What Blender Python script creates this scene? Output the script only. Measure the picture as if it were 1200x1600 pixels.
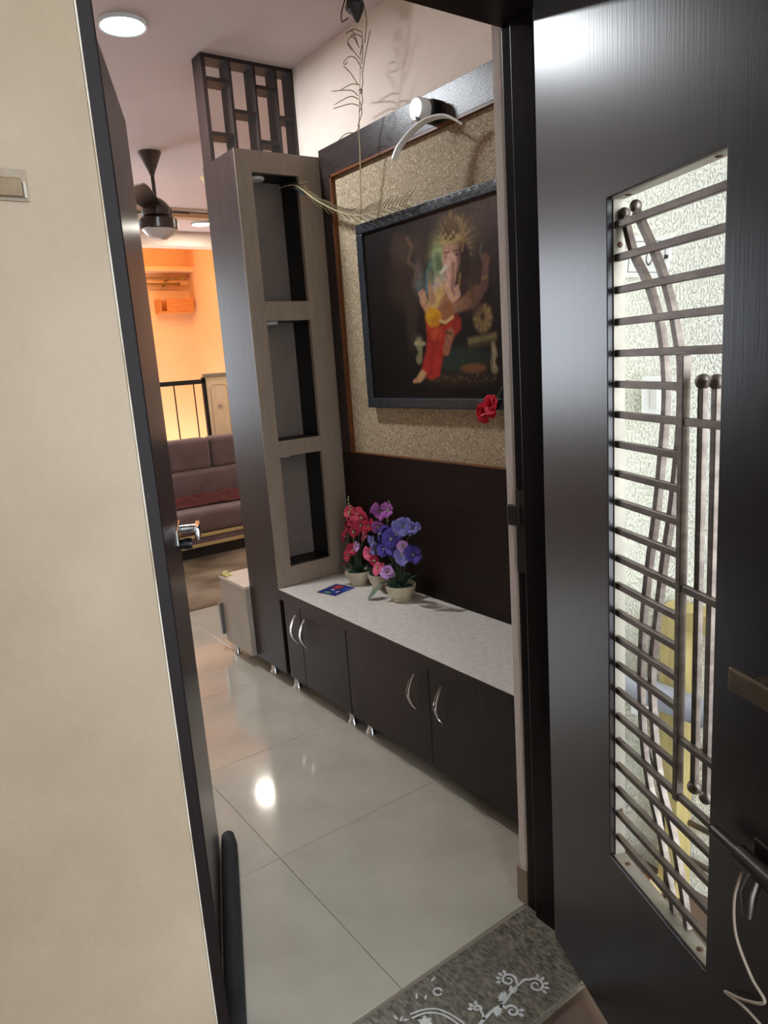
import bpy, bmesh, math, random
import numpy as np
from mathutils import Vector, Matrix
from math import sin, cos, pi, radians, sqrt, atan2
random.seed(7)
SC = bpy.context.scene
COL = SC.collection
for o in list(bpy.data.objects):
    bpy.data.objects.remove(o)

# ------------------------------------------------------------------ camera
CAM_Z = 1.45
FPX, YAW, PITCH, ROLL = 1134.67, 0.614234, 0.207211, -0.070093
fwd = Vector((sin(YAW) * cos(PITCH), cos(YAW) * cos(PITCH), -sin(PITCH)))
r0 = Vector((cos(YAW), -sin(YAW), 0)); u0 = r0.cross(fwd)
rgt = cos(ROLL) * r0 + sin(ROLL) * u0
upv = -sin(ROLL) * r0 + cos(ROLL) * u0
cd = bpy.data.cameras.new('camera')
cam = bpy.data.objects.new('camera', cd); COL.objects.link(cam)
cam.matrix_world = Matrix(((rgt.x, upv.x, -fwd.x, 0), (rgt.y, upv.y, -fwd.y, 0), (rgt.z, upv.z, -fwd.z, CAM_Z), (0, 0, 0, 1)))
cd.sensor_fit = 'HORIZONTAL'; cd.sensor_width = 36.0; cd.lens = 36.0 * FPX / 1200.0
cd.clip_start = 0.01
SC.camera = cam

# ------------------------------------------------------------------ sky and exposure
w = bpy.data.worlds.new('sky'); SC.world = w; w.use_nodes = True
bg = w.node_tree.nodes['Background']
bg.inputs[0].default_value = (0.83, 0.91, 1.0, 1); bg.inputs[1].default_value = 10.0
vs = SC.view_settings
vs.view_transform = 'Standard'; vs.look = 'None'; vs.gamma = 1.0; vs.exposure = 0.0
try: vs.use_curve_mapping = False
except Exception: pass

P_HALL, P_LIV, P_LIV_FILL, P_ALC = 24.0, 9.0, 17.0, 7.0

# ------------------------------------------------------------------ helpers
def lin(c):
    f = lambda v: v / 12.92 if v <= 0.04045 else ((v + 0.055) / 1.055) ** 2.4
    return tuple(f(v / 255.0) for v in c)

def mat(name, c1, c2=None, rough=0.5, metal=0.0, scale=6.0, stretch=(1, 1, 1), detail=4.0, lo=0.35, hi=0.65,
        bump=0.0, bscale=None, bstretch=None, coat=0.0, spec=0.5, aniso=0.0, emit=None, estr=0.0, rvar=0.0, sheen=0.0, dist=0.01):
    m = bpy.data.materials.new(name); m.use_nodes = True
    nt = m.node_tree; n = nt.nodes; L = nt.links
    b = n['Principled BSDF']
    a = lin(c1)
    b.inputs['Base Color'].default_value = (*a, 1)
    b.inputs['Roughness'].default_value = rough; b.inputs['Metallic'].default_value = metal
    b.inputs['Coat Weight'].default_value = coat; b.inputs['Specular IOR Level'].default_value = spec
    b.inputs['Coat Roughness'].default_value = 0.12
    b.inputs['Anisotropic'].default_value = aniso
    if sheen: b.inputs['Sheen Weight'].default_value = sheen
    if emit:
        b.inputs['Emission Color'].default_value = (*lin(emit), 1); b.inputs['Emission Strength'].default_value = estr
    tc = None
    if c2 or bump or rvar:
        tc = n.new('ShaderNodeTexCoord')
        mp = n.new('ShaderNodeMapping'); mp.inputs['Scale'].default_value = stretch
        L.new(tc.outputs['Object'], mp.inputs[0])
        nz = n.new('ShaderNodeTexNoise'); nz.inputs['Scale'].default_value = scale; nz.inputs['Detail'].default_value = detail
        L.new(mp.outputs[0], nz.inputs['Vector'])
        if c2:
            rp = n.new('ShaderNodeValToRGB')
            rp.color_ramp.elements[0].position = lo; rp.color_ramp.elements[0].color = (*a, 1)
            rp.color_ramp.elements[1].position = hi; rp.color_ramp.elements[1].color = (*lin(c2), 1)
            L.new(nz.outputs[0], rp.inputs[0]); L.new(rp.outputs[0], b.inputs['Base Color'])
        if rvar:
            mr = n.new('ShaderNodeMapRange'); mr.inputs[3].default_value = max(0.02, rough - rvar); mr.inputs[4].default_value = rough + rvar
            L.new(nz.outputs[0], mr.inputs[0]); L.new(mr.outputs[0], b.inputs['Roughness'])
        if bump:
            src = nz
            if bscale:
                mp2 = n.new('ShaderNodeMapping'); mp2.inputs['Scale'].default_value = bstretch or (1, 1, 1)
                L.new(tc.outputs['Object'], mp2.inputs[0])
                src = n.new('ShaderNodeTexNoise'); src.inputs['Scale'].default_value = bscale; src.inputs['Detail'].default_value = 3
                L.new(mp2.outputs[0], src.inputs['Vector'])
            bp = n.new('ShaderNodeBump'); bp.inputs['Strength'].default_value = bump; bp.inputs['Distance'].default_value = dist
            L.new(src.outputs[0], bp.inputs['Height']); L.new(bp.outputs[0], b.inputs['Normal'])
    return m

class MB:
    """collects shapes for one mesh"""
    def __init__(s): s.v = []; s.f = []
    def add(s, v, f):
        k = len(s.v); s.v += [tuple(p) for p in v]; s.f += [tuple(i + k for i in q) for q in f]; return s
    def box(s, x0, x1, y0, y1, z0, z1):
        v = [(x, y, z) for z in (z0, z1) for y in (y0, y1) for x in (x0, x1)]
        return s.add(v, [(0, 2, 3, 1), (4, 5, 7, 6), (0, 1, 5, 4), (2, 6, 7, 3), (0, 4, 6, 2), (1, 3, 7, 5)])
    def tube(s, pts, r, seg=8, cap=True):
        pts = [Vector(p) for p in pts]; n = len(pts)
        rr = r if isinstance(r, (list, tuple)) else [r] * n
        rings = []; ref = None
        for i in range(n):
            t = (pts[min(i + 1, n - 1)] - pts[max(i - 1, 0)]).normalized()
            if ref is None or abs(ref.dot(t)) > 0.95:
                ref = Vector((0, 0, 1)) if abs(t.z) < 0.9 else Vector((1, 0, 0))
            a = (ref - t * ref.dot(t)).normalized(); b = t.cross(a); ref = a
            rings.append([pts[i] + (a * cos(2 * pi * k / seg) + b * sin(2 * pi * k / seg)) * rr[i] for k in range(seg)])
        v = [p for R in rings for p in R]; f = []
        for i in range(n - 1):
            for k in range(seg):
                k2 = (k + 1) % seg
                f.append((i * seg + k, i * seg + k2, (i + 1) * seg + k2, (i + 1) * seg + k))
        if cap:
            f.append(tuple(range(seg))[::-1]); f.append(tuple((n - 1) * seg + k for k in range(seg)))
        return s.add(v, f)
    def lathe(s, prof, c=(0, 0, 0), seg=24, axis='z', M=None):
        v = []; f = []
        for (r, h) in prof:
            for k in range(seg):
                a = 2 * pi * k / seg
                p = Vector((r * cos(a), r * sin(a), h))
                if axis == 'x': p = Vector((p.z, p.x, p.y))
                if axis == 'y': p = Vector((p.y, p.z, p.x))
                if M: p = M @ p
                v.append(p + Vector(c))
        n = len(prof)
        for i in range(n - 1):
            for k in range(seg):
                k2 = (k + 1) % seg
                f.append((i * seg + k, i * seg + k2, (i + 1) * seg + k2, (i + 1) * seg + k))
        f.append(tuple(range(seg))[::-1]); f.append(tuple((n - 1) * seg + k for k in range(seg)))
        return s.add(v, f)
    def sphere(s, c, r, seg=12, rings=8, sc=(1, 1, 1)):
        prof = [(max(1e-4, r * sin(pi * i / rings)), -r * cos(pi * i / rings)) for i in range(rings + 1)]
        return s.lathe(prof, c, seg, M=Matrix.Diagonal(sc))
    def prism(s, poly, axis, a, b):
        """poly of 2d points extruded along axis from a to b"""
        def mk(p, h):
            return {'x': (h, p[0], p[1]), 'y': (p[0], h, p[1]), 'z': (p[0], p[1], h)}[axis]
        n = len(poly)
        v = [mk(p, a) for p in poly] + [mk(p, b) for p in poly]
        f = [tuple(range(n))[::-1], tuple(range(n, 2 * n))] + [(i, (i + 1) % n, n + (i + 1) % n, n + i) for i in range(n)]
        return s.add(v, f)
    def xf(s, M):
        s.v = [tuple(M @ Vector(p)) for p in s.v]; return s

def wloc(o):
    l = Vector((0, 0, 0))
    while o is not None:
        l += Vector(o.location); o = o.parent
    return l

def build(name, mb, m, parent=None, bevel=0.0, smooth=False, local=False, subs=0, bseg=2, kind=None):
    me = bpy.data.meshes.new(name)
    off = Vector((0, 0, 0)) if (local or parent is None) else wloc(parent)
    me.from_pydata([tuple(Vector(p) - off) for p in mb.v], [], mb.f)
    me.update()
    bm = bmesh.new(); bm.from_mesh(me)
    bmesh.ops.recalc_face_normals(bm, faces=bm.faces)
    if bevel:
        ed = [e for e in bm.edges if len(e.link_faces) == 2 and e.calc_face_angle(0) > 0.6]
        bmesh.ops.bevel(bm, geom=ed, offset=bevel, segments=bseg, profile=0.5, affect='EDGES', clamp_overlap=True)
    bm.to_mesh(me); bm.free()
    if smooth:
        for p in me.polygons: p.use_smooth = True
        try: me.set_sharp_from_angle(angle=radians(40))
        except Exception: pass
    if m: me.materials.append(m)
    o = bpy.data.objects.new(name, me); COL.objects.link(o)
    if parent is not None: o.parent = parent
    if subs:
        md = o.modifiers.new('sub', 'SUBSURF'); md.levels = subs; md.render_levels = subs
    if kind: o['kind'] = kind
    return o

def tag(o, label, cat, group=None):
    o['label'] = label; o['category'] = cat
    if group: o['group'] = group
    return o
def thing(name, label, cat, loc=(0, 0, 0), rotz=0.0, group=None):
    o = bpy.data.objects.new(name, None); COL.objects.link(o); o.empty_display_size = 0.05
    o.location = loc; o.rotation_euler = (0, 0, rotz)
    return tag(o, label, cat, group)
def struct(name, loc=(0, 0, 0), label=None, rotz=0.0):
    o = bpy.data.objects.new(name, None); COL.objects.link(o); o.empty_display_size = 0.05
    o.location = loc; o.rotation_euler = (0, 0, rotz); o['kind'] = 'structure'
    if label: o['label'] = label
    return o
def sbuild(name, mb, m, label=None, **k):
    o = build(name, mb, m, **k); o['kind'] = 'structure'
    if label: o['label'] = label
    return o
def B(*a): return MB().box(*a)
def T(pts, r, seg=8): return MB().tube(pts, r, seg)
def smoothpts(pts, n=6):
    P = [Vector(p) for p in pts]; out = []
    for i in range(len(P) - 1):
        p0 = P[max(i - 1, 0)]; p1 = P[i]; p2 = P[i + 1]; p3 = P[min(i + 2, len(P) - 1)]
        for k in range(n):
            t = k / n
            out.append(0.5 * ((2 * p1) + (p2 - p0) * t + (2 * p0 - 5 * p1 + 4 * p2 - p3) * t * t + (3 * p1 - p0 - 3 * p2 + p3) * t ** 3))
    out.append(P[-1]); return out
def arealight(name, loc, size, power, color, parent=None, rot=(0, 0, 0), shape='DISK', spread=None):
    ld = bpy.data.lights.new(name, 'AREA'); ld.shape = shape; ld.size = size; ld.energy = power; ld.color = color
    if spread: ld.spread = spread
    o = bpy.data.objects.new(name, ld); COL.objects.link(o)
    if parent is not None:
        o.parent = parent; o.location = Vector(loc) - wloc(parent)
    else: o.location = loc
    o.rotation_euler = rot
    return o

# ------------------------------------------------------------------ materials
M = {}
M['cream'] = mat('cream plaster', (158, 142, 121), (142, 125, 102), rough=0.75, scale=3.0, detail=6, bump=0.12, bscale=60)
M['hallwall'] = mat('warm cream paint', (240, 224, 210), (232, 214, 200), rough=0.7, scale=3, bump=0.08, bscale=70)
M['ceil'] = mat('pinkish ceiling paint', (212, 196, 194), (206, 190, 188), rough=0.8, scale=2)
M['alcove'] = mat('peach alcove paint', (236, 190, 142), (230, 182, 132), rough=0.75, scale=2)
M['tile'] = mat('polished vitrified tile', (180, 173, 158), (170, 163, 148), rough=0.09, scale=5, detail=6, spec=0.55, bump=0.01, bscale=2.0)
M['grout'] = mat('tile grout', (146, 136, 120), rough=0.8)
M['wood'] = mat('dark wenge laminate', (30, 19, 18), (44, 31, 28), spec=0.4, rough=0.42, scale=5, stretch=(14, 14, 0.6), detail=5, bump=0.10, bscale=14, bstretch=(12, 12, 0.5), dist=0.004)
M['woodx'] = mat('dark wenge laminate cross grain', (20, 10, 8), (31, 18, 14), spec=0.2, rough=0.5, scale=5, stretch=(14, 0.6, 14), detail=5, bump=0.12, bscale=16, bstretch=(12, 0.6, 12), dist=0.004)
M['doorwood'] = mat('dark door laminate', (24, 17, 19), (33, 24, 27), rough=0.30, spec=0.6, scale=5, stretch=(16, 16, 0.35), detail=5, bump=0.05, bscale=20, bstretch=(12, 12, 0.25), dist=0.003)
M['frame'] = mat('blackish brown frame paint', (20, 14, 13), (28, 20, 18), spec=0.2, rough=0.4, scale=5, stretch=(14, 14, 0.5), bump=0.06, bscale=30)
M['laminate'] = mat('grey beige laminate', (150, 134, 118), (142, 126, 110), rough=0.45, scale=8, stretch=(6, 6, 1), bump=0.04, bscale=120)
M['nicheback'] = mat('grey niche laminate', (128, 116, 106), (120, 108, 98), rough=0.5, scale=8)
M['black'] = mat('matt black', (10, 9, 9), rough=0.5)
M['blackgloss'] = mat('black plastic', (14, 13, 14), rough=0.3)
M['counter'] = mat('speckled grey worktop', (222, 216, 208), (202, 194, 184), rough=0.4, scale=45, detail=8, lo=0.3, hi=0.7)
M['chrome'] = mat('chrome', (215, 215, 215), rough=0.12, metal=1.0)
M['steel'] = mat('dull stainless steel', (128, 118, 110), (104, 94, 88), rough=0.48, metal=1.0, scale=20, stretch=(1, 1, 3))
M['steelstrip'] = mat('bright steel strip', (154, 147, 134), (142, 135, 124), rough=0.5, metal=0.6, scale=12)
M['screw'] = mat('rusty screw', (96, 66, 52), rough=0.5, metal=0.6)
M['brass'] = mat('old brass', (150, 124, 70), rough=0.3, metal=1.0)
M['copper'] = mat('orange teak edging', (118, 66, 30), (98, 52, 24), rough=0.4, scale=10, stretch=(4, 4, 1))
M['white'] = mat('white plastic', (232, 230, 226), rough=0.35)
M['whitebox'] = mat('off white laminate', (206, 196, 182), (198, 186, 172), rough=0.4, scale=8)
M['boxgrey'] = mat('light grey laminate', (170, 160, 148), (158, 148, 136), rough=0.45, scale=6)
M['granite'] = None
M['stone'] = None
M['stucco'] = None

def granite():
    m = mat('brown grey granite', (78, 72, 62), rough=0.35); nt = m.node_tree; n = nt.nodes; L = nt.links; b = n['Principled BSDF']
    tc = n.new('ShaderNodeTexCoord'); mp = n.new('ShaderNodeMapping'); mp.inputs['Rotation'].default_value = (0, 0, 0.5); mp.inputs['Scale'].default_value = (1, 0.42, 1)
    L.new(tc.outputs['Object'], mp.inputs[0])
    nz = n.new('ShaderNodeTexNoise'); nz.inputs['Scale'].default_value = 150; nz.inputs['Detail'].default_value = 4
    L.new(mp.outputs[0], nz.inputs['Vector'])
    rp = n.new('ShaderNodeValToRGB'); e = rp.color_ramp.elements
    e[0].position = 0.3; e[0].color = (*lin((62, 57, 51)), 1); e[1].position = 0.72; e[1].color = (*lin((136, 126, 108)), 1)
    k = e.new(0.5); k.color = (*lin((104, 97, 84)), 1)
    L.new(nz.outputs[0], rp.inputs[0]); L.new(rp.outputs[0], b.inputs['Base Color'])
    return m
M['granite'] = granite()

def stone():
    m = mat('pebbled stone veneer', (150, 130, 96), rough=0.75); nt = m.node_tree; n = nt.nodes; L = nt.links; b = n['Principled BSDF']
    tc = n.new('ShaderNodeTexCoord')
    vo = n.new('ShaderNodeTexVoronoi'); vo.inputs['Scale'].default_value = 200
    L.new(tc.outputs['Object'], vo.inputs['Vector'])
    sp = n.new('ShaderNodeSeparateColor'); L.new(vo.outputs['Color'], sp.inputs[0])
    rp = n.new('ShaderNodeValToRGB'); e = rp.color_ramp.elements
    e[0].position = 0.0; e[0].color = (*lin((112, 94, 70)), 1); e[1].position = 1.0; e[1].color = (*lin((208, 194, 168)), 1)
    k = e.new(0.12); k.color = (*lin((156, 138, 110)), 1); k = e.new(0.85); k.color = (*lin((174, 156, 128)), 1)
    L.new(sp.outputs[0], rp.inputs[0]); L.new(rp.outputs[0], b.inputs['Base Color'])
    bp = n.new('ShaderNodeBump'); bp.inputs['Strength'].default_value = 0.35; bp.inputs['Distance'].default_value = 0.003; bp.invert = True
    L.new(vo.outputs['Distance'], bp.inputs['Height']); L.new(bp.outputs[0], b.inputs['Normal'])
    return m
M['stone'] = stone()

def stucco():
    m = mat('white pitted stucco', (240, 238, 222), rough=0.85); nt = m.node_tree; n = nt.nodes; L = nt.links; b = n['Principled BSDF']
    tc = n.new('ShaderNodeTexCoord'); mp = n.new('ShaderNodeMapping'); mp.inputs['Scale'].default_value = (1, 1, 0.62)
    L.new(tc.outputs['Object'], mp.inputs[0])
    nz = n.new('ShaderNodeTexNoise'); nz.inputs['Scale'].default_value = 200; nz.inputs['Detail'].default_value = 1.5
    L.new(mp.outputs[0], nz.inputs['Vector'])
    rp = n.new('ShaderNodeValToRGB'); rp.color_ramp.elements[0].position = 0.34; rp.color_ramp.elements[1].position = 0.50
    L.new(nz.outputs[0], rp.inputs[0])
    bp = n.new('ShaderNodeBump'); bp.inputs['Strength'].default_value = 0.9; bp.inputs['Distance'].default_value = 0.006
    L.new(rp.outputs[0], bp.inputs['Height']); L.new(bp.outputs[0], b.inputs['Normal'])
    return m
M['stucco'] = stucco()

def wornframe():
    m = mat('chipped dark frame', (22, 15, 14), rough=0.45, spec=0.12); nt = m.node_tree; n = nt.nodes; L = nt.links; b = n['Principled BSDF']
    tc = n.new('ShaderNodeTexCoord'); mp = n.new('ShaderNodeMapping'); mp.inputs['Scale'].default_value = (30, 12, 5.5)
    L.new(tc.outputs['Object'], mp.inputs[0])
    nz = n.new('ShaderNodeTexNoise'); nz.inputs['Scale'].default_value = 1.0; nz.inputs['Detail'].default_value = 5
    L.new(mp.outputs[0], nz.inputs['Vector'])
    rp = n.new('ShaderNodeValToRGB'); e = rp.color_ramp.elements
    e[0].position = 0.66; e[0].color = (*lin((22, 15, 14)), 1); e[1].position = 0.69; e[1].color = (*lin((122, 84, 62)), 1)
    L.new(nz.outputs[0], rp.inputs[0]); L.new(rp.outputs[0], b.inputs['Base Color'])
    return m
M['worn'] = wornframe()

# ------------------------------------------------------------------ key planes (metres)
XC = 1.40      # cabinet fronts
XP = 1.79      # face of the wall panel
XW = 1.83      # cabinet wall
YI = 1.22      # inner face of the entrance wall
YO = 1.00      # outer face of the entrance wall, left of the door
ZC = 2.73      # ceiling
YT0, YT1 = 2.84, 3.15   # tower
X0, X1 = 0.335, 1.215   # door opening between the jambs

# ------------------------------------------------------------------ structure
fl = struct('floor', (0.8, 1.8, 0), 'polished beige vitrified tile floor of the hall')
build('grout_bed', B(-0.9, 4.6, 1.19, 6.6, -0.06, -0.003), M['grout'], fl)
tile_me = None
TX = [-0.4 + 0.6 * i for i in range(-1, 8)]
TY = [1.2 + 0.603 * j for j in range(0, 9)]  # nine rows
for i, x in enumerate(TX):
    for j, y in enumerate(TY):
        if tile_me is None:
            o = build('tile', B(0.0008, 0.5992, 0.0008, 0.6022, -0.012, 0.0), M['tile'], fl, local=True, bevel=0.0006, bseg=1); tile_me = o.data
        else:
            o = bpy.data.objects.new('tile', tile_me); COL.objects.link(o); o.parent = fl
        o.location = (x - 0.8, y - 1.8, 0)

M['corrfloor'] = mat('brown corridor tile', (112, 90, 74), (96, 76, 62), rough=0.4, scale=7)
cf = struct('floor_corridor', (0, 0, -0.035), 'brown corridor floor outside the door')
build('corridor_slab', B(-2.0, 1.62, -1.9, 1.0, -0.12, -0.022), M['corrfloor'], cf)
build('corridor_slab', B(0.3, 1.62, 1.0, 1.19, -0.12, -0.022), M['corrfloor'], cf)
gr = sbuild('trim_1', B(X0 - 0.03, 1.235, 0.945, 1.188, -0.03, 0.0025), M['granite'], 'speckled granite door sill with white floral stickers', bevel=0.001)

wf = struct('wall_front', (0, 1.1, 0), 'smooth cream plaster wall left of the entrance')
build('plaster_left', B(-2.0, 0.302, YO, YI, -0.06, 2.9), M['cream'], wf, bevel=0.003)
build('corner_bead', B(0.3005, 0.3028, YO - 0.0006, YO + 0.003, -0.06, 2.9), mat('pale corner paint', (186, 178, 162), (152, 138, 116), rough=0.7, scale=9, lo=0.45, hi=0.6), wf)
build('plaster_over', B(0.302, 1.62, YO + 0.05, YI, 2.2, 2.9), M['cream'], wf)
build('plaster_right', B(1.222, XW, 1.187, YI, -0.06, 2.2), M['hallwall'], wf, bevel=0.002)
build('skirting', B(1.216, 1.23, 1.19, 1.226, 0.0, 0.105), mat('brown skirting tile', (150, 126, 104), rough=0.4), wf, bevel=0.002)
sbuild('wall_corridor', B(1.62, 1.72, -1.9, 1.19, -0.06, 2.9), M['stucco'], 'white pitted stucco wall of the corridor')
sbuild('wall_corridor_stub', B(1.29, 1.62, 1.182, 1.19, -0.06, 2.2), M['stucco'], 'white stucco return beside the door frame')
sbuild('ceiling_corridor', B(-2.0, 1.72, -0.9, YO + 0.05, 2.9, 3.0), M['ceil'])
sbuild('wall_sky_blocker', B(-2.0, 0.25, -0.62, -0.5, -0.06, 2.9), M['cream'])  # unseen wall added behind the camera to keep sky light off the cream wall
sbuild('wall_corridor_left', B(-2.1, -2.0, -0.62, YI, -0.06, 2.9), M['cream'])
sbuild('wall_right', B(XW, XW + 0.12, YI, 3.16, 0, ZC), M['hallwall'], 'cream wall behind the wooden wall unit')
sbuild('wall_left', B(-0.75, -0.63, YI, 7.7, 0, ZC), M['hallwall'])
sbuild('wall_living_front', B(XW + 0.12, 4.6, 3.04, 3.16, 0, ZC), M['hallwall'])
sbuild('wall_living_right', B(4.48, 4.6, 3.16, 7.7, 0, ZC), M['hallwall'])
sbuild('ceiling', B(-0.75, 4.6, YI - 0.02, 5.87, ZC, ZC + 0.1), M['ceil'], 'pinkish white flat ceiling')
sbuild('ceiling_soffit', B(-0.75, 4.6, 5.95, 6.50, 2.665, 2.83), M['ceil'], 'lowered ceiling strip before the alcove')
sbuild('trim_2', B(-0.75, 4.6, 5.87, 5.95, 2.705, 2.83), M['hallwall'], 'cream cornice step at the lowered ceiling')
sbuild('trim_3', B(-0.75, 4.6, 5.88, 5.96, 2.665, 2.705), mat('beige cornice', (200, 168, 130), rough=0.6), 'beige cornice band at the lowered ceiling')
sbuild('wall_beam', B(-0.75, 4.6, 6.46, 6.62, 2.545, 2.83), M['hallwall'], 'beam over the opening of the alcove')
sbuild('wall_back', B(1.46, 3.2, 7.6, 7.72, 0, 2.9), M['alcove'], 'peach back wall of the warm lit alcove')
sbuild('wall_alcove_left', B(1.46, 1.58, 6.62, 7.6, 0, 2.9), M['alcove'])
wb_ = struct('wall_living_window', (0.4, 6.54, 0))
build('wall_part', B(-0.75, 0.0, 6.46, 6.62, 0, 2.545), M['hallwall'], wb_)
build('wall_part', B(1.3, 1.58, 6.46, 6.62, 0, 2.545), M['hallwall'], wb_)
build('wall_part', B(0.0, 1.3, 6.46, 6.62, 2.35, 2.545), M['hallwall'], wb_)
build('wall_part', B(0.0, 1.3, 6.46, 6.62, 0.0, 0.85), M['hallwall'], wb_)
wn = struct('window_1', (0.65, 6.54, 0.85), 'wide window of the living room')
for a in ((0.0, 0.05, 0.85, 2.35), (1.25, 1.3, 0.85, 2.35), (0.625, 0.675, 0.91, 2.29), (0.05, 1.25, 0.85, 0.91), (0.05, 1.25, 2.29, 2.35)):
    build('window_frame', B(a[0], a[1], 6.50, 6.55, a[2], a[3]), M['white'], wn)
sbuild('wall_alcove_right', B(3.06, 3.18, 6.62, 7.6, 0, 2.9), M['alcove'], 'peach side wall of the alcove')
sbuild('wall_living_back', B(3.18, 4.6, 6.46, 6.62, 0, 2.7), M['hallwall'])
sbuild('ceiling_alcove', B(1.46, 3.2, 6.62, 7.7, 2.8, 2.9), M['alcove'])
lo = struct('trim_4', (2.2, 7.5, 2.4), 'boxed loft ledge with shadowed underside on the alcove back wall')
build('loft', B(1.6, 3.058, 7.38, 7.6, 2.46, 2.5), M['alcove'], lo)

# door frame
df = struct('trim_5', (0.77, 1.1, 0), 'blackish brown wooden entrance door frame')
build('jamb', B(0.26, X0, 1.062, 1.186, 0.0, 2.1), M['worn'], df, bevel=0.004)
build('jamb_stop', B(0.30, X0 - 0.002, 1.03, 1.062, 0.0, 2.1), M['worn'], df, bevel=0.003)
build('jamb', B(X1, 1.285, 1.062, 1.186, 0.0, 2.1), M['frame'], df, bevel=0.004)
build('jamb_stop', B(X1 - 0.012, X1 + 0.01, 1.085, 1.15, 0.0, 2.1), M['frame'], df, bevel=0.003)
build('head', B(0.26, 1.285, 1.062, 1.186, 2.1, 2.2), M['frame'], df, bevel=0.004)
stp = build('strike_plate', B(X1 - 0.0015, X1 + 0.002, 1.155, 1.184, 0.93, 1.13), mat('dull strike plate', (96, 92, 86), rough=0.35, metal=0.8), df)
build('latch_tongue', B(X1 - 0.012, X1 + 0.002, 1.168, 1.205, 1.045, 1.095), mat('dull latch', (84, 80, 78), rough=0.35, metal=0.8), stp, bevel=0.004)

# ------------------------------------------------------------------ inner door leaf (opened inwards)
HX, HY = 0.352, 1.196
FX, FY = 0.684, 1.984
ang = atan2(FY - HY, FX - HX); LW = sqrt((FX - HX) ** 2 + (FY - HY) ** 2)
d1 = struct('door_1', (HX, HY, 0), 'dark brown grained main door leaf with chrome lever, opened inwards', ang)
build('leaf', B(0.0, LW, 0.0, 0.035, 0.012, 2.085), M['doorwood'], d1, bevel=0.002, local=True)
build('leaf_edge', B(LW, LW + 0.003, 0.002, 0.033, 0.012, 2.085), mat('pale lipping', (150, 128, 96), rough=0.5), d1, local=True)
for z in (0.25, 1.05, 1.85):
    build('hinge', MB().lathe([(0.007, z - 0.05), (0.007, z + 0.05)], (-0.004, -0.004, 0), 10), M['chrome'], d1, local=True)
hp = build('lock_plate', B(LW - 0.16, LW - 0.004, -0.006, 0.0, 1.005, 1.045), M['chrome'], d1, bevel=0.002, local=True)
build('lever_neck', MB().lathe([(0.011, 0.0), (0.011, 0.05)], (LW - 0.045, -0.052, 1.027), 14, axis='y'), M['chrome'], hp, local=True, smooth=True)
build('lever', B(LW - 0.14, LW - 0.03, -0.062, -0.048, 1.010, 1.044), M['chrome'], hp, bevel=0.005, local=True, smooth=True)
build('keyhole_knob', MB().lathe([(0.016, 0.0), (0.018, 0.01), (0.013, 0.034)], (LW - 0.05, -0.034, 0.985), 14, axis='y'), M['blackgloss'], hp, local=True, smooth=True)

# black draft stopper along the bottom of the leaf
ds = thing('draft_stopper', 'long black padded draft stopper lying along the bottom of the main door', 'draft stopper', (HX, HY, 0), ang)
pr = [(0.05, -0.024), (0.055, -0.03), (LW * 0.5, -0.03), (LW - 0.05, -0.03), (LW + 0.0, -0.027), (LW + 0.02, -0.022)]
build('roll', MB().tube([(x, y, 0.026) for x, y in pr], [0.012, 0.024, 0.025, 0.025, 0.020, 0.006], 12),
      mat('black cloth', (20, 20, 20), (30, 29, 28), rough=0.8, scale=40, bump=0.2), ds, smooth=True, local=True)

# ------------------------------------------------------------------ safety door with steel grille (opened outwards)
A2 = radians(23.0)
ux, uy = -sin(A2), -cos(A2)          # from the hinge to the free edge
# local axes: +x along the leaf, +y away from the camera side
rot2 = atan2(uy, ux)
HS = (1.169, 1.054, 0.0)
d2 = struct('door_2', HS, 'dark outer safety door with barred opening, swung out to the right', rot2)
# with +x along the leaf, local +y = rot(+90): away from camera
LT, LWD, W0, W1, ZB, ZT, Z0, Z1 = 0.032, 0.83, 0.264, 0.559, 0.028, 2.092, 0.446, 1.685
def ring_panel(y0, y1, a0, a1, b0, b1):
    v = []
    for y in (y0, y1):
        v += [(0, y, ZB), (LWD, y, ZB), (LWD, y, ZT), (0, y, ZT), (a0, y, b0), (a1, y, b0), (a1, y, b1), (a0, y, b1)]
    f = []
    for k in range(4):
        k2 = (k + 1) % 4
        f += [(k, k2, 4 + k2, 4 + k), (8 + k, 12 + k, 12 + k2, 8 + k2), (k, 8 + k, 8 + k2, k2), (4 + k, 4 + k2, 12 + k2, 12 + k)]
    return MB().add(v, f)
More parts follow.
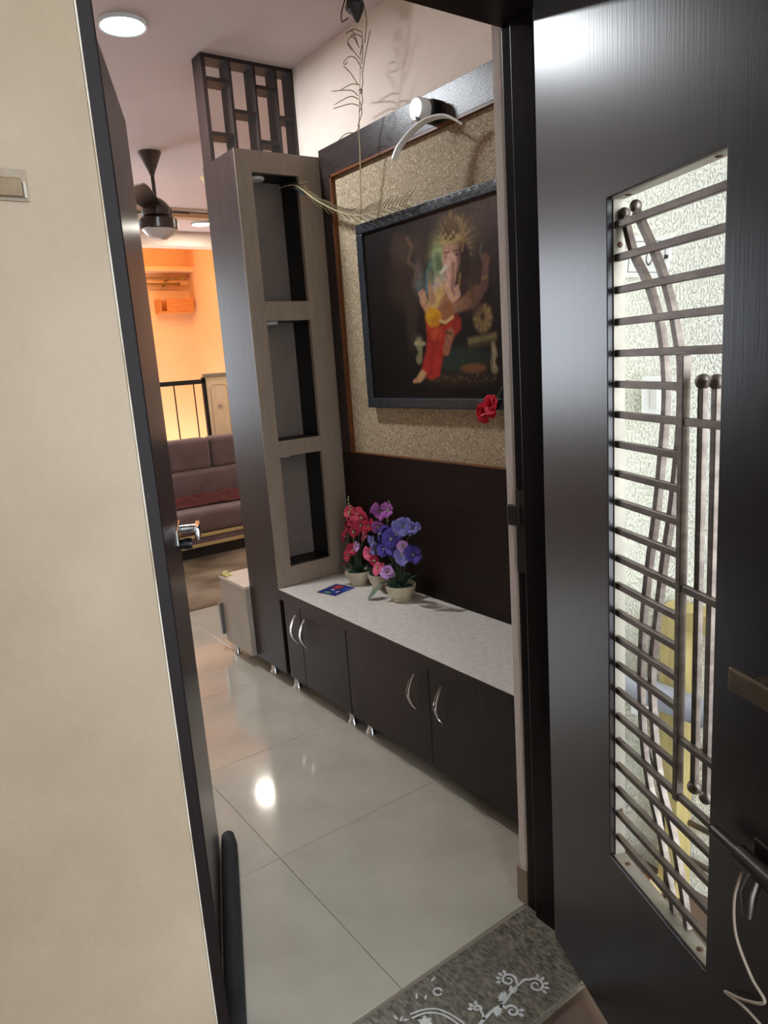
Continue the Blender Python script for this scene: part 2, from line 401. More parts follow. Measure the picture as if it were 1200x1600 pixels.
# find which side is away from the camera
yaxis = Vector((-sin(rot2), cos(rot2), 0)); S = 1.0 if yaxis.dot(Vector(HS)) > 0 else -1.0
def LB(x0, x1, y0, y1, z0, z1):
    a, b = sorted((S * y0, S * y1)); return B(x0, x1, a, b, z0, z1)
def LP(x, y, z): return (x, S * y, z)
leaf2 = build('leaf', ring_panel(0.0, S * LT, W0, W1, Z0, Z1), M['doorwood'], d2, local=True, bevel=0.0015)
gm = M['steelstrip']
t = 0.003
for nm, b in (('lining_strip', LB(W0, W0 + t, 0.011, LT, Z0, Z1)), ('lining_strip', LB(W1 - t, W1, 0.011, LT, Z0, Z1)),
              ('lining_strip', LB(W0 + t, W1 - t, 0.006, LT, Z1 - t, Z1)), ('lining_strip', LB(W0 + t, W1 - t, 0.006, LT, Z0, Z0 + t))):
    st = build(nm, b, gm, d2, local=True)
    if b.v[0][0] < W0 + 0.001 and b.v[7][2] > Z1 - 0.01 and b.v[0][2] < Z0 + 0.01:
        for z in (1.61, 1.06, 0.80, 0.545):
            build('screw', MB().lathe([(0.005, 0.0), (0.004, 0.0018)], LP(W0 + t, 0.023, z), 10, axis='x'), M['screw'], st, local=True)
    elif b.v[0][2] < Z0 + 0.01 and b.v[7][2] < Z0 + 0.01:
        for x in (W0 + 0.035, W1 - 0.04):
            build('screw', MB().lathe([(0.006, 0.0), (0.004, 0.002)], LP(x, 0.019, Z0 + t), 10), M['screw'], st, local=True)
    elif b.v[0][2] > Z1 - 0.01:
        for x in (W0 + 0.035, W1 - 0.04):
            build('screw', MB().lathe([(0.004, -0.002), (0.006, 0.0)], LP(x, 0.019, Z1 - t), 10), M['screw'], st, local=True)
YG = 0.0165
full = {0, 1, 2, 3, 4, 6, 11, 16, 18, 19, 20, 21, 22}
SV = 0.456
for k in range(23):
    z = 1.641 - (1.641 - 0.490) / 22 * k
    e = W1 - t if k in full else SV
    build('grille_bar', LB(W0 + t, e, YG - 0.005, YG + 0.005, z - 0.006, z + 0.006), M['steel'], d2, local=True, bevel=0.001, bseg=1)
YV = YG + 0.0105
c1 = [(0.275, 1.650), (0.302, 1.592), (0.342, 1.542), (0.371, 1.49), (0.387, 1.44), (0.395, 1.381), (0.394, 1.331), (0.385, 1.258), (0.372, 1.17), (0.353, 1.076), (0.338, 0.979), (0.331, 0.891), (0.33, 0.828), (0.339, 0.731), (0.36, 0.652), (0.393, 0.582), (0.43, 0.479), (0.436, 0.452)]
c2 = [(0.309, 1.655), (0.347, 1.604), (0.382, 1.552), (0.408, 1.497), (0.425, 1.444), (0.433, 1.42), (0.435, 1.35), (0.43, 1.283), (0.414, 1.178), (0.395, 1.088), (0.379, 0.992), (0.365, 0.905), (0.364, 0.844), (0.375, 0.75), (0.395, 0.674), (0.43, 0.608), (0.465, 0.500), (0.476, 0.452)]
def flatbar(pts, hw, hd):
    P = smoothpts([(p[0], 0, p[1]) for p in pts], 4); v = []; f = []
    for i, p in enumerate(P):
        tt = (P[min(i + 1, len(P) - 1)] - P[max(i - 1, 0)]).normalized(); nn = Vector((tt.z, 0, -tt.x))
        for a, b in ((-hw, -hd), (hw, -hd), (hw, hd), (-hw, hd)):
            q = p + nn * a; v.append((q.x, S * (YV + b), q.z))
    for i in range(len(P) - 1):
        for k in range(4):
            k2 = (k + 1) % 4; f.append((4 * i + k, 4 * i + k2, 4 * i + 4 + k2, 4 * i + 4 + k))
    f += [(0, 1, 2, 3), tuple(4 * (len(P) - 1) + k for k in range(4))]
    return MB().add(v, f)
for cc in (c1, c2):
    o = build('curved_bar', flatbar(cc, 0.006, 0.005), M['steel'], d2, local=True)
    build('ball_end', MB().sphere(LP(cc[0][0] - 0.002, YV, cc[0][1] + 0.008), 0.010, 14, 10), M['steel'], o, local=True, smooth=True)
build('upright_bar', LB(SV - 0.006, SV + 0.006, YG - 0.007, YG + 0.007, 0.69, 1.425), M['steel'], d2, local=True, bevel=0.001, bseg=1)
for x in (0.485, 0.515):
    o = build('upright_bar', LB(x - 0.006, x + 0.006, YV - 0.005, YV + 0.005, 0.735, 1.378), M['steel'], d2, local=True, bevel=0.001, bseg=1)
    for z in (0.729, 1.386):
        build('ball_end', MB().sphere(LP(x, YV, z), 0.0115, 14, 10), M['steel'], o, local=True, smooth=True)
M['agebrass'] = mat('aged dull metal', (120, 104, 84), (104, 90, 74), rough=0.38, metal=0.9, scale=30)
M['irondark'] = mat('dark bolt metal', (92, 86, 82), (80, 74, 70), rough=0.35, metal=0.9, scale=20)
hd = build('pull_handle', MB().add(*(lambda P: (P, [(0, 1, 2, 3), (7, 6, 5, 4)] + [(i, (i + 1) % 4, 4 + (i + 1) % 4, 4 + i) for i in range(4)]))(
    [LP(x, y, z) for y in (-0.038, -0.030) for x, z in ((0.637, 0.984), (0.80, 0.984), (0.80, 1.016), (0.637, 1.016))])), M['agebrass'], d2, local=True, bevel=0.003)
for x in (0.665, 0.78):
    build('handle_post', MB().lathe([(0.006, -0.031), (0.006, 0.001)] if S > 0 else [(0.006, -0.001), (0.006, 0.031)], (x, 0, 1.0), 10, axis='y'), M['agebrass'], hd, local=True)
bolt = build('tower_bolt', MB().tube([LP(0.597, -0.022, 0.738), LP(0.80, -0.022, 0.738)], 0.0085, 12), M['irondark'], d2, local=True, smooth=True)
build('bolt_sleeve', MB().tube([LP(0.652, -0.022, 0.738), LP(0.79, -0.022, 0.738)], 0.0135, 12), M['irondark'], bolt, local=True, smooth=True)
build('bolt_plate', LB(0.66, 0.80, -0.006, 0.001, 0.715, 0.765), M['irondark'], bolt, local=True, bevel=0.002)
build('bolt_knob', MB().tube([LP(0.69, -0.024, 0.735), LP(0.695, -0.04, 0.71), LP(0.70, -0.045, 0.68)], [0.010, 0.011, 0.007], 10), M['irondark'], bolt, local=True, smooth=True)
wire = smoothpts([LP(*p) for p in [(0.672, -0.032, 0.725), (0.651, -0.026, 0.665), (0.650, -0.02, 0.600), (0.678, -0.016, 0.555), (0.703, -0.014, 0.536), (0.66, -0.012, 0.497), (0.618, -0.01, 0.470), (0.66, -0.012, 0.486), (0.70, -0.014, 0.492), (0.75, -0.014, 0.490)]], 6)
wc = thing('loose_cord', 'thin pale cord hanging from the bolt of the safety door', 'cord', HS, rot2)
build('cord', MB().tube(wire, 0.0022, 6), mat('pale cord', (190, 176, 156), rough=0.5), wc, local=True, smooth=True)

# ------------------------------------------------------------------ wall unit: lower cabinets
DW = M['wood']
def handle(y, z0, z1, parent):
    pts = []
    for i in range(13):
        tt = i / 12; b = sin(pi * tt)
        pts.append((XC - 0.004 - 0.030 * b, y + 0.0, z0 + (z1 - z0) * tt))
    build('handle', T(pts, [0.0035 + 0.003 * sin(pi * i / 12) for i in range(13)], 8), M['chrome'], parent, smooth=True)
def foot(x, y, parent):
    build('foot', MB().lathe([(0.021, 0.0), (0.021, 0.012), (0.015, 0.022), (0.015, 0.045), (0.024, 0.062)], (x, y, 0.0), 16), M['chrome'], parent, smooth=True)
ZB0, ZB1 = 0.062, 0.43
def cabinet(y0, y1, label, doors, feet, hx):
    c = thing('low_cabinet', label, 'cabinet', (1.6, (y0 + y1) / 2, 0), group='low cabinets of the wall unit')
    build('carcass', B(XC + 0.02, XP, y0, y1, ZB0, ZB1), M['black'], c)
    for (a, b, h) in doors:
        d = build('cabinet_door', B(XC, XC + 0.018, a + 0.002, b - 0.002, ZB0, ZB1 - 0.002), DW, c, bevel=0.0015)
        handle(h, 0.255, 0.385, d)
    for x, y in feet: foot(x, y, c)
    return c
cabinet(2.305, YT0 - 0.004, 'dark low cabinet with a narrow and a wide door beside the tall tower', [(2.667, 2.815, 2.705), (2.305, 2.667, 2.625)],
        [(1.425, 2.80), (1.425, 2.34), (1.74, 2.80), (1.74, 2.34)], 0)
cabinet(YI + 0.004, 2.303, 'dark low cabinet with two wide doors nearest the entrance', [(1.795, 2.303, 1.87), (1.225, 1.795, 1.725)],
        [(1.435, 2.225), (1.435, 1.3), (1.74, 2.225), (1.74, 1.3)], 0)
wt = thing('worktop', 'grey speckled worktop with dark front edge over the low cabinets', 'worktop', (1.6, 2.0, 0.43))
build('slab', B(XC - 0.006, XP, YI + 0.003, YT0 - 0.002, 0.436, 0.475), M['counter'], wt, bevel=0.001)
build('edge_band', B(XC - 0.0085, XC - 0.0055, YI + 0.003, YT0 - 0.002, 0.430, 0.473), DW, wt)

# tall tower with three niches
tw = thing('display_tower', 'tall dark sided tower with three open niches standing beside the worktop', 'shelf tower', (1.6, 3.0, 0))
build('side_panel', B(XC - 0.004, XC + 0.016, YT0 + 0.003, YT1, 0.062, 2.31), M['wood'], tw)
N0, N1 = 1.468, 1.682
NZ = [(0.563, 1.062), (1.130, 1.640), (1.719, 2.227)]
zs = [0.476] + [v for p in NZ for v in p] + [2.31]
fm = MB()
fp = thing
front = build('front_frame', (lambda m: m)(MB().box(XC - 0.004, XC + 0.016, YT0, YT0 + 0.003, 0.476, 2.31).box(XC + 0.016, N0, YT0, YT0 + 0.02, 0.476, 2.31).box(N1, XP + 0.03, YT0, YT0 + 0.02, 0.476, 2.31)
      .box(N0, N1, YT0, YT0 + 0.02, 0.476, NZ[0][0]).box(N0, N1, YT0, YT0 + 0.02, NZ[0][1], NZ[1][0]).box(N0, N1, YT0, YT0 + 0.02, NZ[1][1], NZ[2][0]).box(N0, N1, YT0, YT0 + 0.02, NZ[2][1], 2.31)), M['laminate'], tw)
build('plinth_side', B(XC + 0.016, XC + 0.036, YT0 + 0.0, YT0 + 0.02, 0.062, 0.476), M['black'], tw)
YB = 2.995
for (a, b) in NZ:
    build('niche_back', B(N0 - 0.02, N1 + 0.004, YB, YB + 0.01, a - 0.004, b + 0.004), M['nicheback'], tw)
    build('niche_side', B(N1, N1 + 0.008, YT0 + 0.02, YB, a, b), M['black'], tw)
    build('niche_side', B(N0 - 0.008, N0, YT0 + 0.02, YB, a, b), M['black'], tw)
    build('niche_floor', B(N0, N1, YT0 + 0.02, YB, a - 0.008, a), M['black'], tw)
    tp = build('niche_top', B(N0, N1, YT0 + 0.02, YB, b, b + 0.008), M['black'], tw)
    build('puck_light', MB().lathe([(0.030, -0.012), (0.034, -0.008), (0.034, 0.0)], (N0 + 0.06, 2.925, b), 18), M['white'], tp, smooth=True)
build('top_board', B(XC + 0.016, XP + 0.03, YT0 + 0.02, YT1, 2.29, 2.31), M['wood'], tw)
build('back_board', B(XC + 0.016, XP + 0.03, YT1 - 0.02, YT1, 0.062, 2.29), M['laminate'], tw)
foot(1.425, 3.03, tw); foot(1.75, 3.02, tw); foot(1.75, 3.12, tw)

# lattice screen
la = thing('lattice_screen', 'dark wooden lattice screen between the tower top and the ceiling', 'screen', (1.6, 3.1, 2.31))
LY0, LY1 = 3.06, 3.149
cols = [(1.398, 1.416), (1.518, 1.531), (1.633, 1.644), (1.738, 1.748), (1.821, 1.829)]
for a, b in cols:
    build('post', B(a, b, LY0, LY1, 2.3105, ZC - 0.016), M['wood'], la, bevel=0.001)
build('top_rail', B(1.398, 1.829, LY0, LY1, ZC - 0.016, ZC - 0.0005), M['wood'], la)
for ci, zz in enumerate(([2.635, 2.425], [2.525], [2.635, 2.415], [2.525])):
    for z in zz:
        build('cross_slat', B(cols[ci][1], cols[ci + 1][0], LY0 + 0.002, LY1 - 0.002, z - 0.008, z + 0.008), M['wood'], la)

# wall panel around the stone veneer
wp = thing('wall_panel', 'dark laminate wall panel framing a pebbled stone field behind the picture', 'wall panel', (1.81, 2.0, 0.475))
build('stone_field', B(XW - 0.02, XW - 0.001, YI + 0.003, 2.77, 1.04, 2.215), M['stone'], wp)
build('lower_board', B(XP, XW - 0.001, YI + 0.003, YT0 - 0.001, 0.4755, 1.045), M['woodx'], wp, bevel=0.001)
build('top_rail', B(XP, XW - 0.001, YI + 0.003, YT0 - 0.001, 2.222, 2.335), mat('coarse grained rail laminate', (40, 32, 32), (58, 48, 46), rough=0.28, scale=6, stretch=(20, 1.5, 20), bump=0.35, bscale=300, bstretch=(1, 1.2, 0.5), dist=0.0015), wp, bevel=0.001)
build('stile', B(XP, XW - 0.001, 2.768, YT0 - 0.001, 1.045, 2.222), M['wood'], wp, bevel=0.001)
build('edge_strip', B(XP + 0.001, XW - 0.004, 2.758, 2.768, 1.045, 2.222), M['copper'], wp)
build('edge_strip', B(XP + 0.001, XW - 0.004, YI + 0.003, 2.768, 2.213, 2.222), M['copper'], wp)
build('edge_strip', B(XP + 0.001, XW - 0.004, YI + 0.003, 2.768, 1.045, 1.049), M['copper'], wp)

# ------------------------------------------------------------------ picture
PY0, PY1, PZ0, PZ1, PX = 1.47, 2.578, 1.252, 1.988, 1.772
pic = thing('framed_picture', 'framed painting of a seated elephant headed deity in red and yellow cloth', 'picture', (1.8, 2.02, PZ0))
fmat = mat('embossed blue black frame', (30, 34, 40), (44, 50, 58), rough=0.42, scale=40, bump=0.5, bscale=38, dist=0.006)
FW = 0.040
for nm, b in (('frame_rail', B(PX, XW - 0.021, PY0, PY1, PZ1 - FW, PZ1)), ('frame_rail', B(PX, XW - 0.021, PY0, PY1, PZ0, PZ0 + FW)),
              ('frame_stile', B(PX, XW - 0.021, PY1 - FW, PY1, PZ0 + FW, PZ1 - FW)), ('frame_stile', B(PX, XW - 0.021, PY0, PY0 + FW, PZ0 + FW, PZ1 - FW))):
    fr = build(nm, b, fmat, pic, bevel=0.005)
    if nm == 'frame_rail' and b.v[7][2] > 1.9:
        y = PY0 + 0.05
        while y < PY1 - 0.03:
            build('boss', MB().sphere((PX, y, PZ1 - FW / 2), 0.013, 10, 6, sc=(0.07, 1.1, 1)), fmat, fr, smooth=True)
            y += 0.042
def paint():
    y_hi, y_lo, z_lo, z_hi = PY1 - FW, PY0 + FW, PZ0 + FW, PZ1 - FW
    NY, NZ_ = 380, 256
    ys = np.linspace(y_hi, y_lo, NY); zs_ = np.linspace(z_lo, z_hi, NZ_)
    U, V = np.meshgrid((2.56 - ys) * 1000, (zs_ - 1.25) * 1000)      # millimetres on the canvas
    C = np.zeros((NZ_, NY, 3))
    L = lambda c: np.array(lin(c))
    rs = np.random.RandomState(3)
    def smooth_noise(n1, n2):
        g = rs.rand(n2 + 2, n1 + 2); x = np.linspace(0, n1, NY); y = np.linspace(0, n2, NZ_)
        X, Y = np.meshgrid(x, y); i = X.astype(int); j = Y.astype(int); fx = X - i; fy = Y - j
        fx = fx * fx * (3 - 2 * fx); fy = fy * fy * (3 - 2 * fy)
        return g[j, i] * (1 - fx) * (1 - fy) + g[j, i + 1] * fx * (1 - fy) + g[j + 1, i] * (1 - fx) * fy + g[j + 1, i + 1] * fx * fy
    nz = 0.6 * smooth_noise(9, 7) + 0.4 * smooth_noise(22, 16)
    tv = np.clip((V - 60) / 600, 0, 1)[..., None]; tu = np.clip((U - 50) / 800, 0, 1)[..., None]
    C[:] = L((46, 33, 30)) * (1 - tv) + (L((72, 55, 50)) * (1 - tu) + L((112, 88, 82)) * tu) * tv
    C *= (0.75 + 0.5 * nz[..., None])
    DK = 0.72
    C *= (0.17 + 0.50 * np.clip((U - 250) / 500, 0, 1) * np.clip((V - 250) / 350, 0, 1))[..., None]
    def put(a, col):
        nonlocal C
        a = np.clip(a, 0, 1)[..., None]; C = C * (1 - a) + L(col) * a
    def ell(u, v, a, b, col, soft=0.45, al=1.0, rot=0.0, shade=None):
        du, dv = U - u, V - v; c_, s_ = cos(rot), sin(rot)
        x = (du * c_ + dv * s_) / a; y = (-du * s_ + dv * c_) / b; d = np.sqrt(x * x + y * y)
        k = np.clip((1 - d) / soft + 0.5, 0, 1) * al; put(k, col)
        if shade: put(np.clip(x * 0.9 - 0.1, 0, 1) * k, shade)
    def stroke(pts, w, col, al=0.95, soft=0.6):
        D = np.full(U.shape, 9.0)
        ww = w if isinstance(w, (list, tuple)) else [w] * len(pts)
        for i in range(len(pts) - 1):
            p, q = np.array(pts[i], float), np.array(pts[i + 1], float); e = q - p
            tt = np.clip(((U - p[0]) * e[0] + (V - p[1]) * e[1]) / (e @ e), 0, 1)
            wd = ww[i] * (1 - tt) + ww[i + 1] * tt
            D = np.minimum(D, np.hypot(U - p[0] - tt * e[0], V - p[1] - tt * e[1]) / wd)
        put(np.clip((1 - D) / soft + 0.5, 0, 1) * al, col)
    def poly(pts, col, al=1.0, soft=14):
        ins = np.zeros(U.shape, bool); n = len(pts); D = np.full(U.shape, 1e9)
        for i in range(n):
            (x1, y1), (x2, y2) = pts[i], pts[(i + 1) % n]
            ins ^= ((y1 > V) != (y2 > V)) & (U < (x2 - x1) * (V - y1) / ((y2 - y1) + 1e-9) + x1)
            e = np.array([x2 - x1, y2 - y1], float); tt = np.clip(((U - x1) * e[0] + (V - y1) * e[1]) / (e @ e), 0, 1)
            D = np.minimum(D, np.hypot(U - x1 - tt * e[0], V - y1 - tt * e[1]))
        put(np.clip(np.where(ins, D, -D) / soft + 0.5, 0, 1) * al, col)
    # shadowy carved figure on the left
    for (u, v, a, b, c_) in [(254, 600, 50, 60, (84, 60, 46)), (340, 570, 60, 70, (82, 64, 54)), (235, 470, 60, 80, (58, 42, 34)), (310, 405, 45, 70, (66, 52, 42)),
                             (300, 300, 34, 70, (58, 46, 38)), (352, 497, 34, 44, (112, 104, 98)), (372, 450, 34, 40, (98, 108, 106)), (330, 520, 20, 50, (40, 28, 24)), (330, 260, 36, 24, (70, 60, 48))]:
        ell(u, v, a, b, c_, soft=0.9, al=0.75)
    stroke([(240, 650), (225, 560), (285, 520), (270, 430), (330, 350)], 14, (64, 44, 36), 0.6, 0.9)
    stroke([(300, 640), (330, 600), (300, 550), (350, 520), (330, 460)], 9, (128, 100, 80), 0.5, 0.9)
    # halo with rays
    R_ = np.hypot(U - 563, V - 565); TH = np.arctan2(V - 565, U - 563)
    put(np.exp(-((R_ / 85) ** 2)) * 0.75, (190, 156, 106))
    put(np.exp(-(((R_ - 78) / 26) ** 2)) * np.clip(np.cos(TH * 26 + 2 * np.sin(TH * 5)) * 1.2, 0, 1) * 0.28, (232, 208, 144))
    put(np.exp(-(((U - 478) / 40) ** 2 + ((V - 545) / 50) ** 2)) * 0.8, (200, 212, 150))
    # throne
    ell(640, 290, 85, 140, (34, 28, 28), 0.6, 0.85)
    ell(693, 313, 46, 48, (158, 126, 78), 0.4); ell(693, 313, 30, 32, (190, 158, 104), 0.5, 0.8); ell(693, 318, 12, 14, (110, 80, 50), 0.6)
    for k in range(10): ell(693 + 38 * cos(k * 0.628), 313 + 40 * sin(k * 0.628), 8, 8, (206, 180, 128), 0.6, 0.7)
    poly([(615, 250), (755, 262), (757, 240), (617, 226)], (150, 132, 88)); poly([(617, 226), (757, 240), (755, 226), (620, 212)], (84, 72, 52))
    stroke([(738, 225), (744, 190), (730, 165), (742, 140)], [10, 14, 9, 16], (152, 136, 104)); stroke([(742, 205), (742, 150)], 4, (214, 200, 168), 0.6)
    stroke([(340, 250), (345, 215), (335, 190)], [22, 12, 18], (140, 134, 100)); stroke([(318, 250), (372, 246)], 7, (178, 168, 122))
    ell(560, 175, 150, 45, (46, 62, 52), 0.7, 0.9); ell(637, 146, 62, 17, (142, 92, 58), 0.5, 0.9); ell(570, 110, 200, 26, (62, 46, 34), 0.9, 0.6)
    for k in range(26): ell(390 + 14 * k, 100 + 22 * rs.rand(), 7, 6, [(120, 60, 40), (110, 96, 60), (60, 70, 50)][k % 3], 0.8, 0.55)
    # body
    ell(637, 420, 72, 95, (78, 52, 44), 0.4, 0.95, 0.2); ell(655, 460, 40, 40, (104, 72, 58), 0.8, 0.6)
    stroke([(650, 372), (706, 418), (716, 480)], [24, 19, 15], (152, 104, 92)); ell(717, 500, 20, 22, (150, 104, 90), 0.4); stroke([(700, 505), (694, 530), (704, 556)], [5, 8, 3], (128, 116, 104)); stroke([(700, 440), (722, 446)], 5, (196, 164, 100), 0.8)
    ell(482, 432, 46, 62, (214, 190, 178), 0.45, 1, 0.2); ell(500, 380, 62, 56, (190, 130, 90), 0.4, 1); ell(512, 350, 40, 34, (160, 98, 60), 0.6, 0.8)
    stroke([(560, 362), (612, 372), (664, 404)], [20, 24, 22], (168, 120, 92)); stroke([(640, 430), (650, 380)], 12, (120, 88, 60), 0.7)
    stroke([(416, 372), (478, 420)], [26, 24], (226, 186, 120)); stroke([(384, 430), (372, 400), (404, 366)], [8, 13, 16], (206, 150, 116))
    for k in range(4): stroke([(372 + 9 * k, 402), (356 + 10 * k, 440 - 4 * abs(k - 2))], 5, (214, 162, 130), 0.9)
    stroke([(430, 400), (420, 450), (424, 500)], [20, 14, 10], (190, 146, 112)); ell(420, 475, 16, 22, (200, 150, 112), 0.4)
    stroke([(404, 428), (410, 500), (450, 545)], 7, (96, 128, 132)); poly([(410, 500), (450, 545), (470, 520), (440, 490), (450, 450), (420, 460)], (86, 116, 92), 0.8)
    # head
    ell(477, 524, 34, 52, (150, 168, 120), 0.5, 0.9, 0.2); ell(480, 520, 18, 34, (84, 104, 76), 0.6, 0.8, 0.2)
    ell(612, 512, 32, 58, (64, 42, 36), 0.3)
    ell(544, 528, 46, 60, (214, 164, 140), 0.25, 1, 0, (112, 74, 62))
    ell(524, 538, 9, 6, (50, 34, 30), 0.6); ell(572, 536, 9, 6, (40, 28, 26), 0.6); stroke([(510, 552), (538, 550)], 3, (88, 58, 46), 0.8); stroke([(560, 550), (588, 550)], 3, (70, 46, 38), 0.8)
    stroke([(544, 520), (541, 474), (530, 430), (545, 398), (574, 404), (572, 428), (556, 424)], [30, 27, 24, 19, 13, 9, 5], (226, 176, 156), 1.0, 0.3)
    stroke([(556, 510), (553, 470), (544, 430), (556, 402)], [8, 8, 8, 5], (140, 92, 78), 0.7); stroke([(530, 520), (526, 470), (516, 430)], 5, (236, 196, 176), 0.6)
    stroke([(514, 505), (490, 488), (478, 492)], [9, 6, 3], (240, 232, 208))
    ell(549, 612, 44, 36, (112, 84, 54), 0.3); ell(553, 645, 24, 26, (126, 96, 64), 0.4); ell(553, 672, 10, 14, (150, 118, 80), 0.5)
    stroke([(500, 590), (549, 580), (600, 590)], 8, (196, 164, 108)); 
    for k in range(7): ell(508 + 14 * k, 604 + 8 * sin(k * 2.0), 5, 6, (214, 186, 132), 0.6, 0.8)
    stroke([(604, 545), (618, 590), (606, 640), (584, 660)], 5, (172, 136, 88), 0.9)
    stroke([(468, 470), (510, 440), (560, 390)], 4, (220, 176, 96), 0.7); stroke([(590, 470), (578, 430)], 5, (204, 160, 90), 0.6)
    # cloth
    poly([(388, 330), (440, 300), (491, 305), (560, 338), (582, 320), (580, 285), (544, 262), (516, 262), (488, 222), (466, 165), (451, 123), (400, 112), (342, 136), (379, 208), (393, 273)], (184, 50, 34))
    poly([(395, 300), (480, 300), (470, 262), (410, 262)], (216, 92, 46), 0.7, 30); poly([(372, 200), (455, 215), (440, 130), (352, 140)], (196, 46, 46), 0.6, 30)
    stroke([(400, 290), (420, 220), (400, 130)], 8, (150, 30, 26), 0.6, 0.9); stroke([(460, 280), (440, 240), (390, 262)], 5, (148, 36, 26), 0.7, 0.9); stroke([(560, 320), (510, 262)], 7, (150, 40, 28), 0.6, 0.9)
    ell(432, 338, 46, 34, (226, 164, 30), 0.3, 1, -0.2); ell(446, 324, 32, 20, (196, 118, 28), 0.7, 0.7); stroke([(470, 322), (500, 314), (540, 330)], 6, (230, 196, 130))
    stroke([(521, 272), (496, 214)], [22, 18], (176, 112, 82)); stroke([(500, 280), (530, 272)], 5, (70, 50, 36), 0.8)
    stroke([(352, 132), (322, 110), (300, 104)], [17, 14, 10], (204, 154, 118)); ell(352, 134, 20, 7, (200, 170, 100), 0.5, 0.8); ell(318, 96, 34, 6, (24, 18, 16), 0.6, 0.9)
    n2 = 0.5 * smooth_noise(60, 45) + 0.5 * smooth_noise(120, 90)
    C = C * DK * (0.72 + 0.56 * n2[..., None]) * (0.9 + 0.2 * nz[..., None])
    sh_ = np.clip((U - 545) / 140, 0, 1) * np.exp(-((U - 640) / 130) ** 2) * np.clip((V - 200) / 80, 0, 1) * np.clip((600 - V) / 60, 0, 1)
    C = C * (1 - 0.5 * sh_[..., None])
    for _ in range(1):
        Q = np.pad(C, ((1, 1), (1, 1), (0, 0)), mode='edge')
        C = (Q[1:-1, 1:-1] * 2 + Q[:-2, 1:-1] + Q[2:, 1:-1] + Q[1:-1, :-2] + Q[1:-1, 2:]) / 6
    C = np.clip(C, 0, 1)
    me = bpy.data.meshes.new('canvas')
    off = wloc(pic)
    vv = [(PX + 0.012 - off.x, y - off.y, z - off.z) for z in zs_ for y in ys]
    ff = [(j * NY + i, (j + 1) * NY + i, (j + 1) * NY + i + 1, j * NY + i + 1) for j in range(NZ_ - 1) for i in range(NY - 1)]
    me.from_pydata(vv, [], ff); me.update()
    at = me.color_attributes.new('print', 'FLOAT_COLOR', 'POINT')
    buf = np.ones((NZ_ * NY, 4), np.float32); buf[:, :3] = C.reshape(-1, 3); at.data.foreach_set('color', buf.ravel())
    m = mat('picture print', (80, 60, 50), rough=0.55, spec=0.2); nt = m.node_tree
    an = nt.nodes.new('ShaderNodeVertexColor'); an.layer_name = 'print'
    nt.links.new(an.outputs[0], nt.nodes['Principled BSDF'].inputs['Base Color'])
    me.materials.append(m)
    o = bpy.data.objects.new('canvas', me); COL.objects.link(o); o.parent = pic
paint()

# red flower at the corner of the picture
def flower_mesh(mb, c, r, npet, layers, nrm, seed, cup=0.35):
    rs = random.Random(seed); nrm = Vector(nrm).normalized()
    a = nrm.orthogonal().normalized(); b = nrm.cross(a)
    for l in range(layers):
        rr0 = r * (1 - 0.28 * l); tilt0 = cup + 0.38 * l
        for k in range(npet):
            th = 2 * pi * (k + 0.5 * (l % 2)) / npet + rs.uniform(-0.15, 0.15)
            d = a * cos(th) + b * sin(th); s_ = nrm.cross(d)
            tilt = tilt0 + rs.uniform(-0.35, 0.35)
            out = (d * cos(tilt) + nrm * sin(tilt)).normalized()
            rr = rr0 * rs.uniform(0.8, 1.25); w = rr * 0.62 * rs.uniform(0.75, 1.1)
            p0 = Vector(c) + nrm * 0.002 * l
            row = [(0.1, 0.15, 0), (0.45, 0.75, 0.04), (0.8, 1.0, 0.0), (1.0, 0.55, -0.10)]
            v = []
            for (tt, ww, h) in row:
                q = p0 + out * rr * tt + nrm * rr * h * rs.uniform(0.5, 1.5)
                v += [q - s_ * w * ww, q + nrm * w * 0.18, q + s_ * w * ww]
            f = []
            for i in range(3):
                for j in range(2): f.append((3 * i + j, 3 * i + j + 1, 3 * i + 4 + j, 3 * i + 3 + j))
            mb.add(v, f)
    return mb
def petal_mat(name, a, b, rough=0.6): return mat(name, a, b, rough=rough, scale=25, spec=0.3)
rf = thing('red_flower', 'red artificial carnation hanging at the lower picture corner', 'flower', (1.75, 1.83, 1.25))
M['red'] = petal_mat('crimson petals', (214, 16, 52), (180, 8, 38))
fmb = MB()
flower_mesh(fmb, (1.757, 1.845, 1.250), 0.036, 8, 3, (-1, -0.3, 0.1), 1); flower_mesh(fmb, (1.752, 1.800, 1.272), 0.036, 8, 3, (-1, 0.1, 0.3), 2)
build('petals', fmb, M['red'], rf, smooth=True)
build('stem', T([(1.766, 1.83, 1.25), (1.766, 1.79, 1.30), (1.767, 1.77, 1.33)], 0.0025, 6), mat('green stem', (60, 100, 50), rough=0.6), rf)

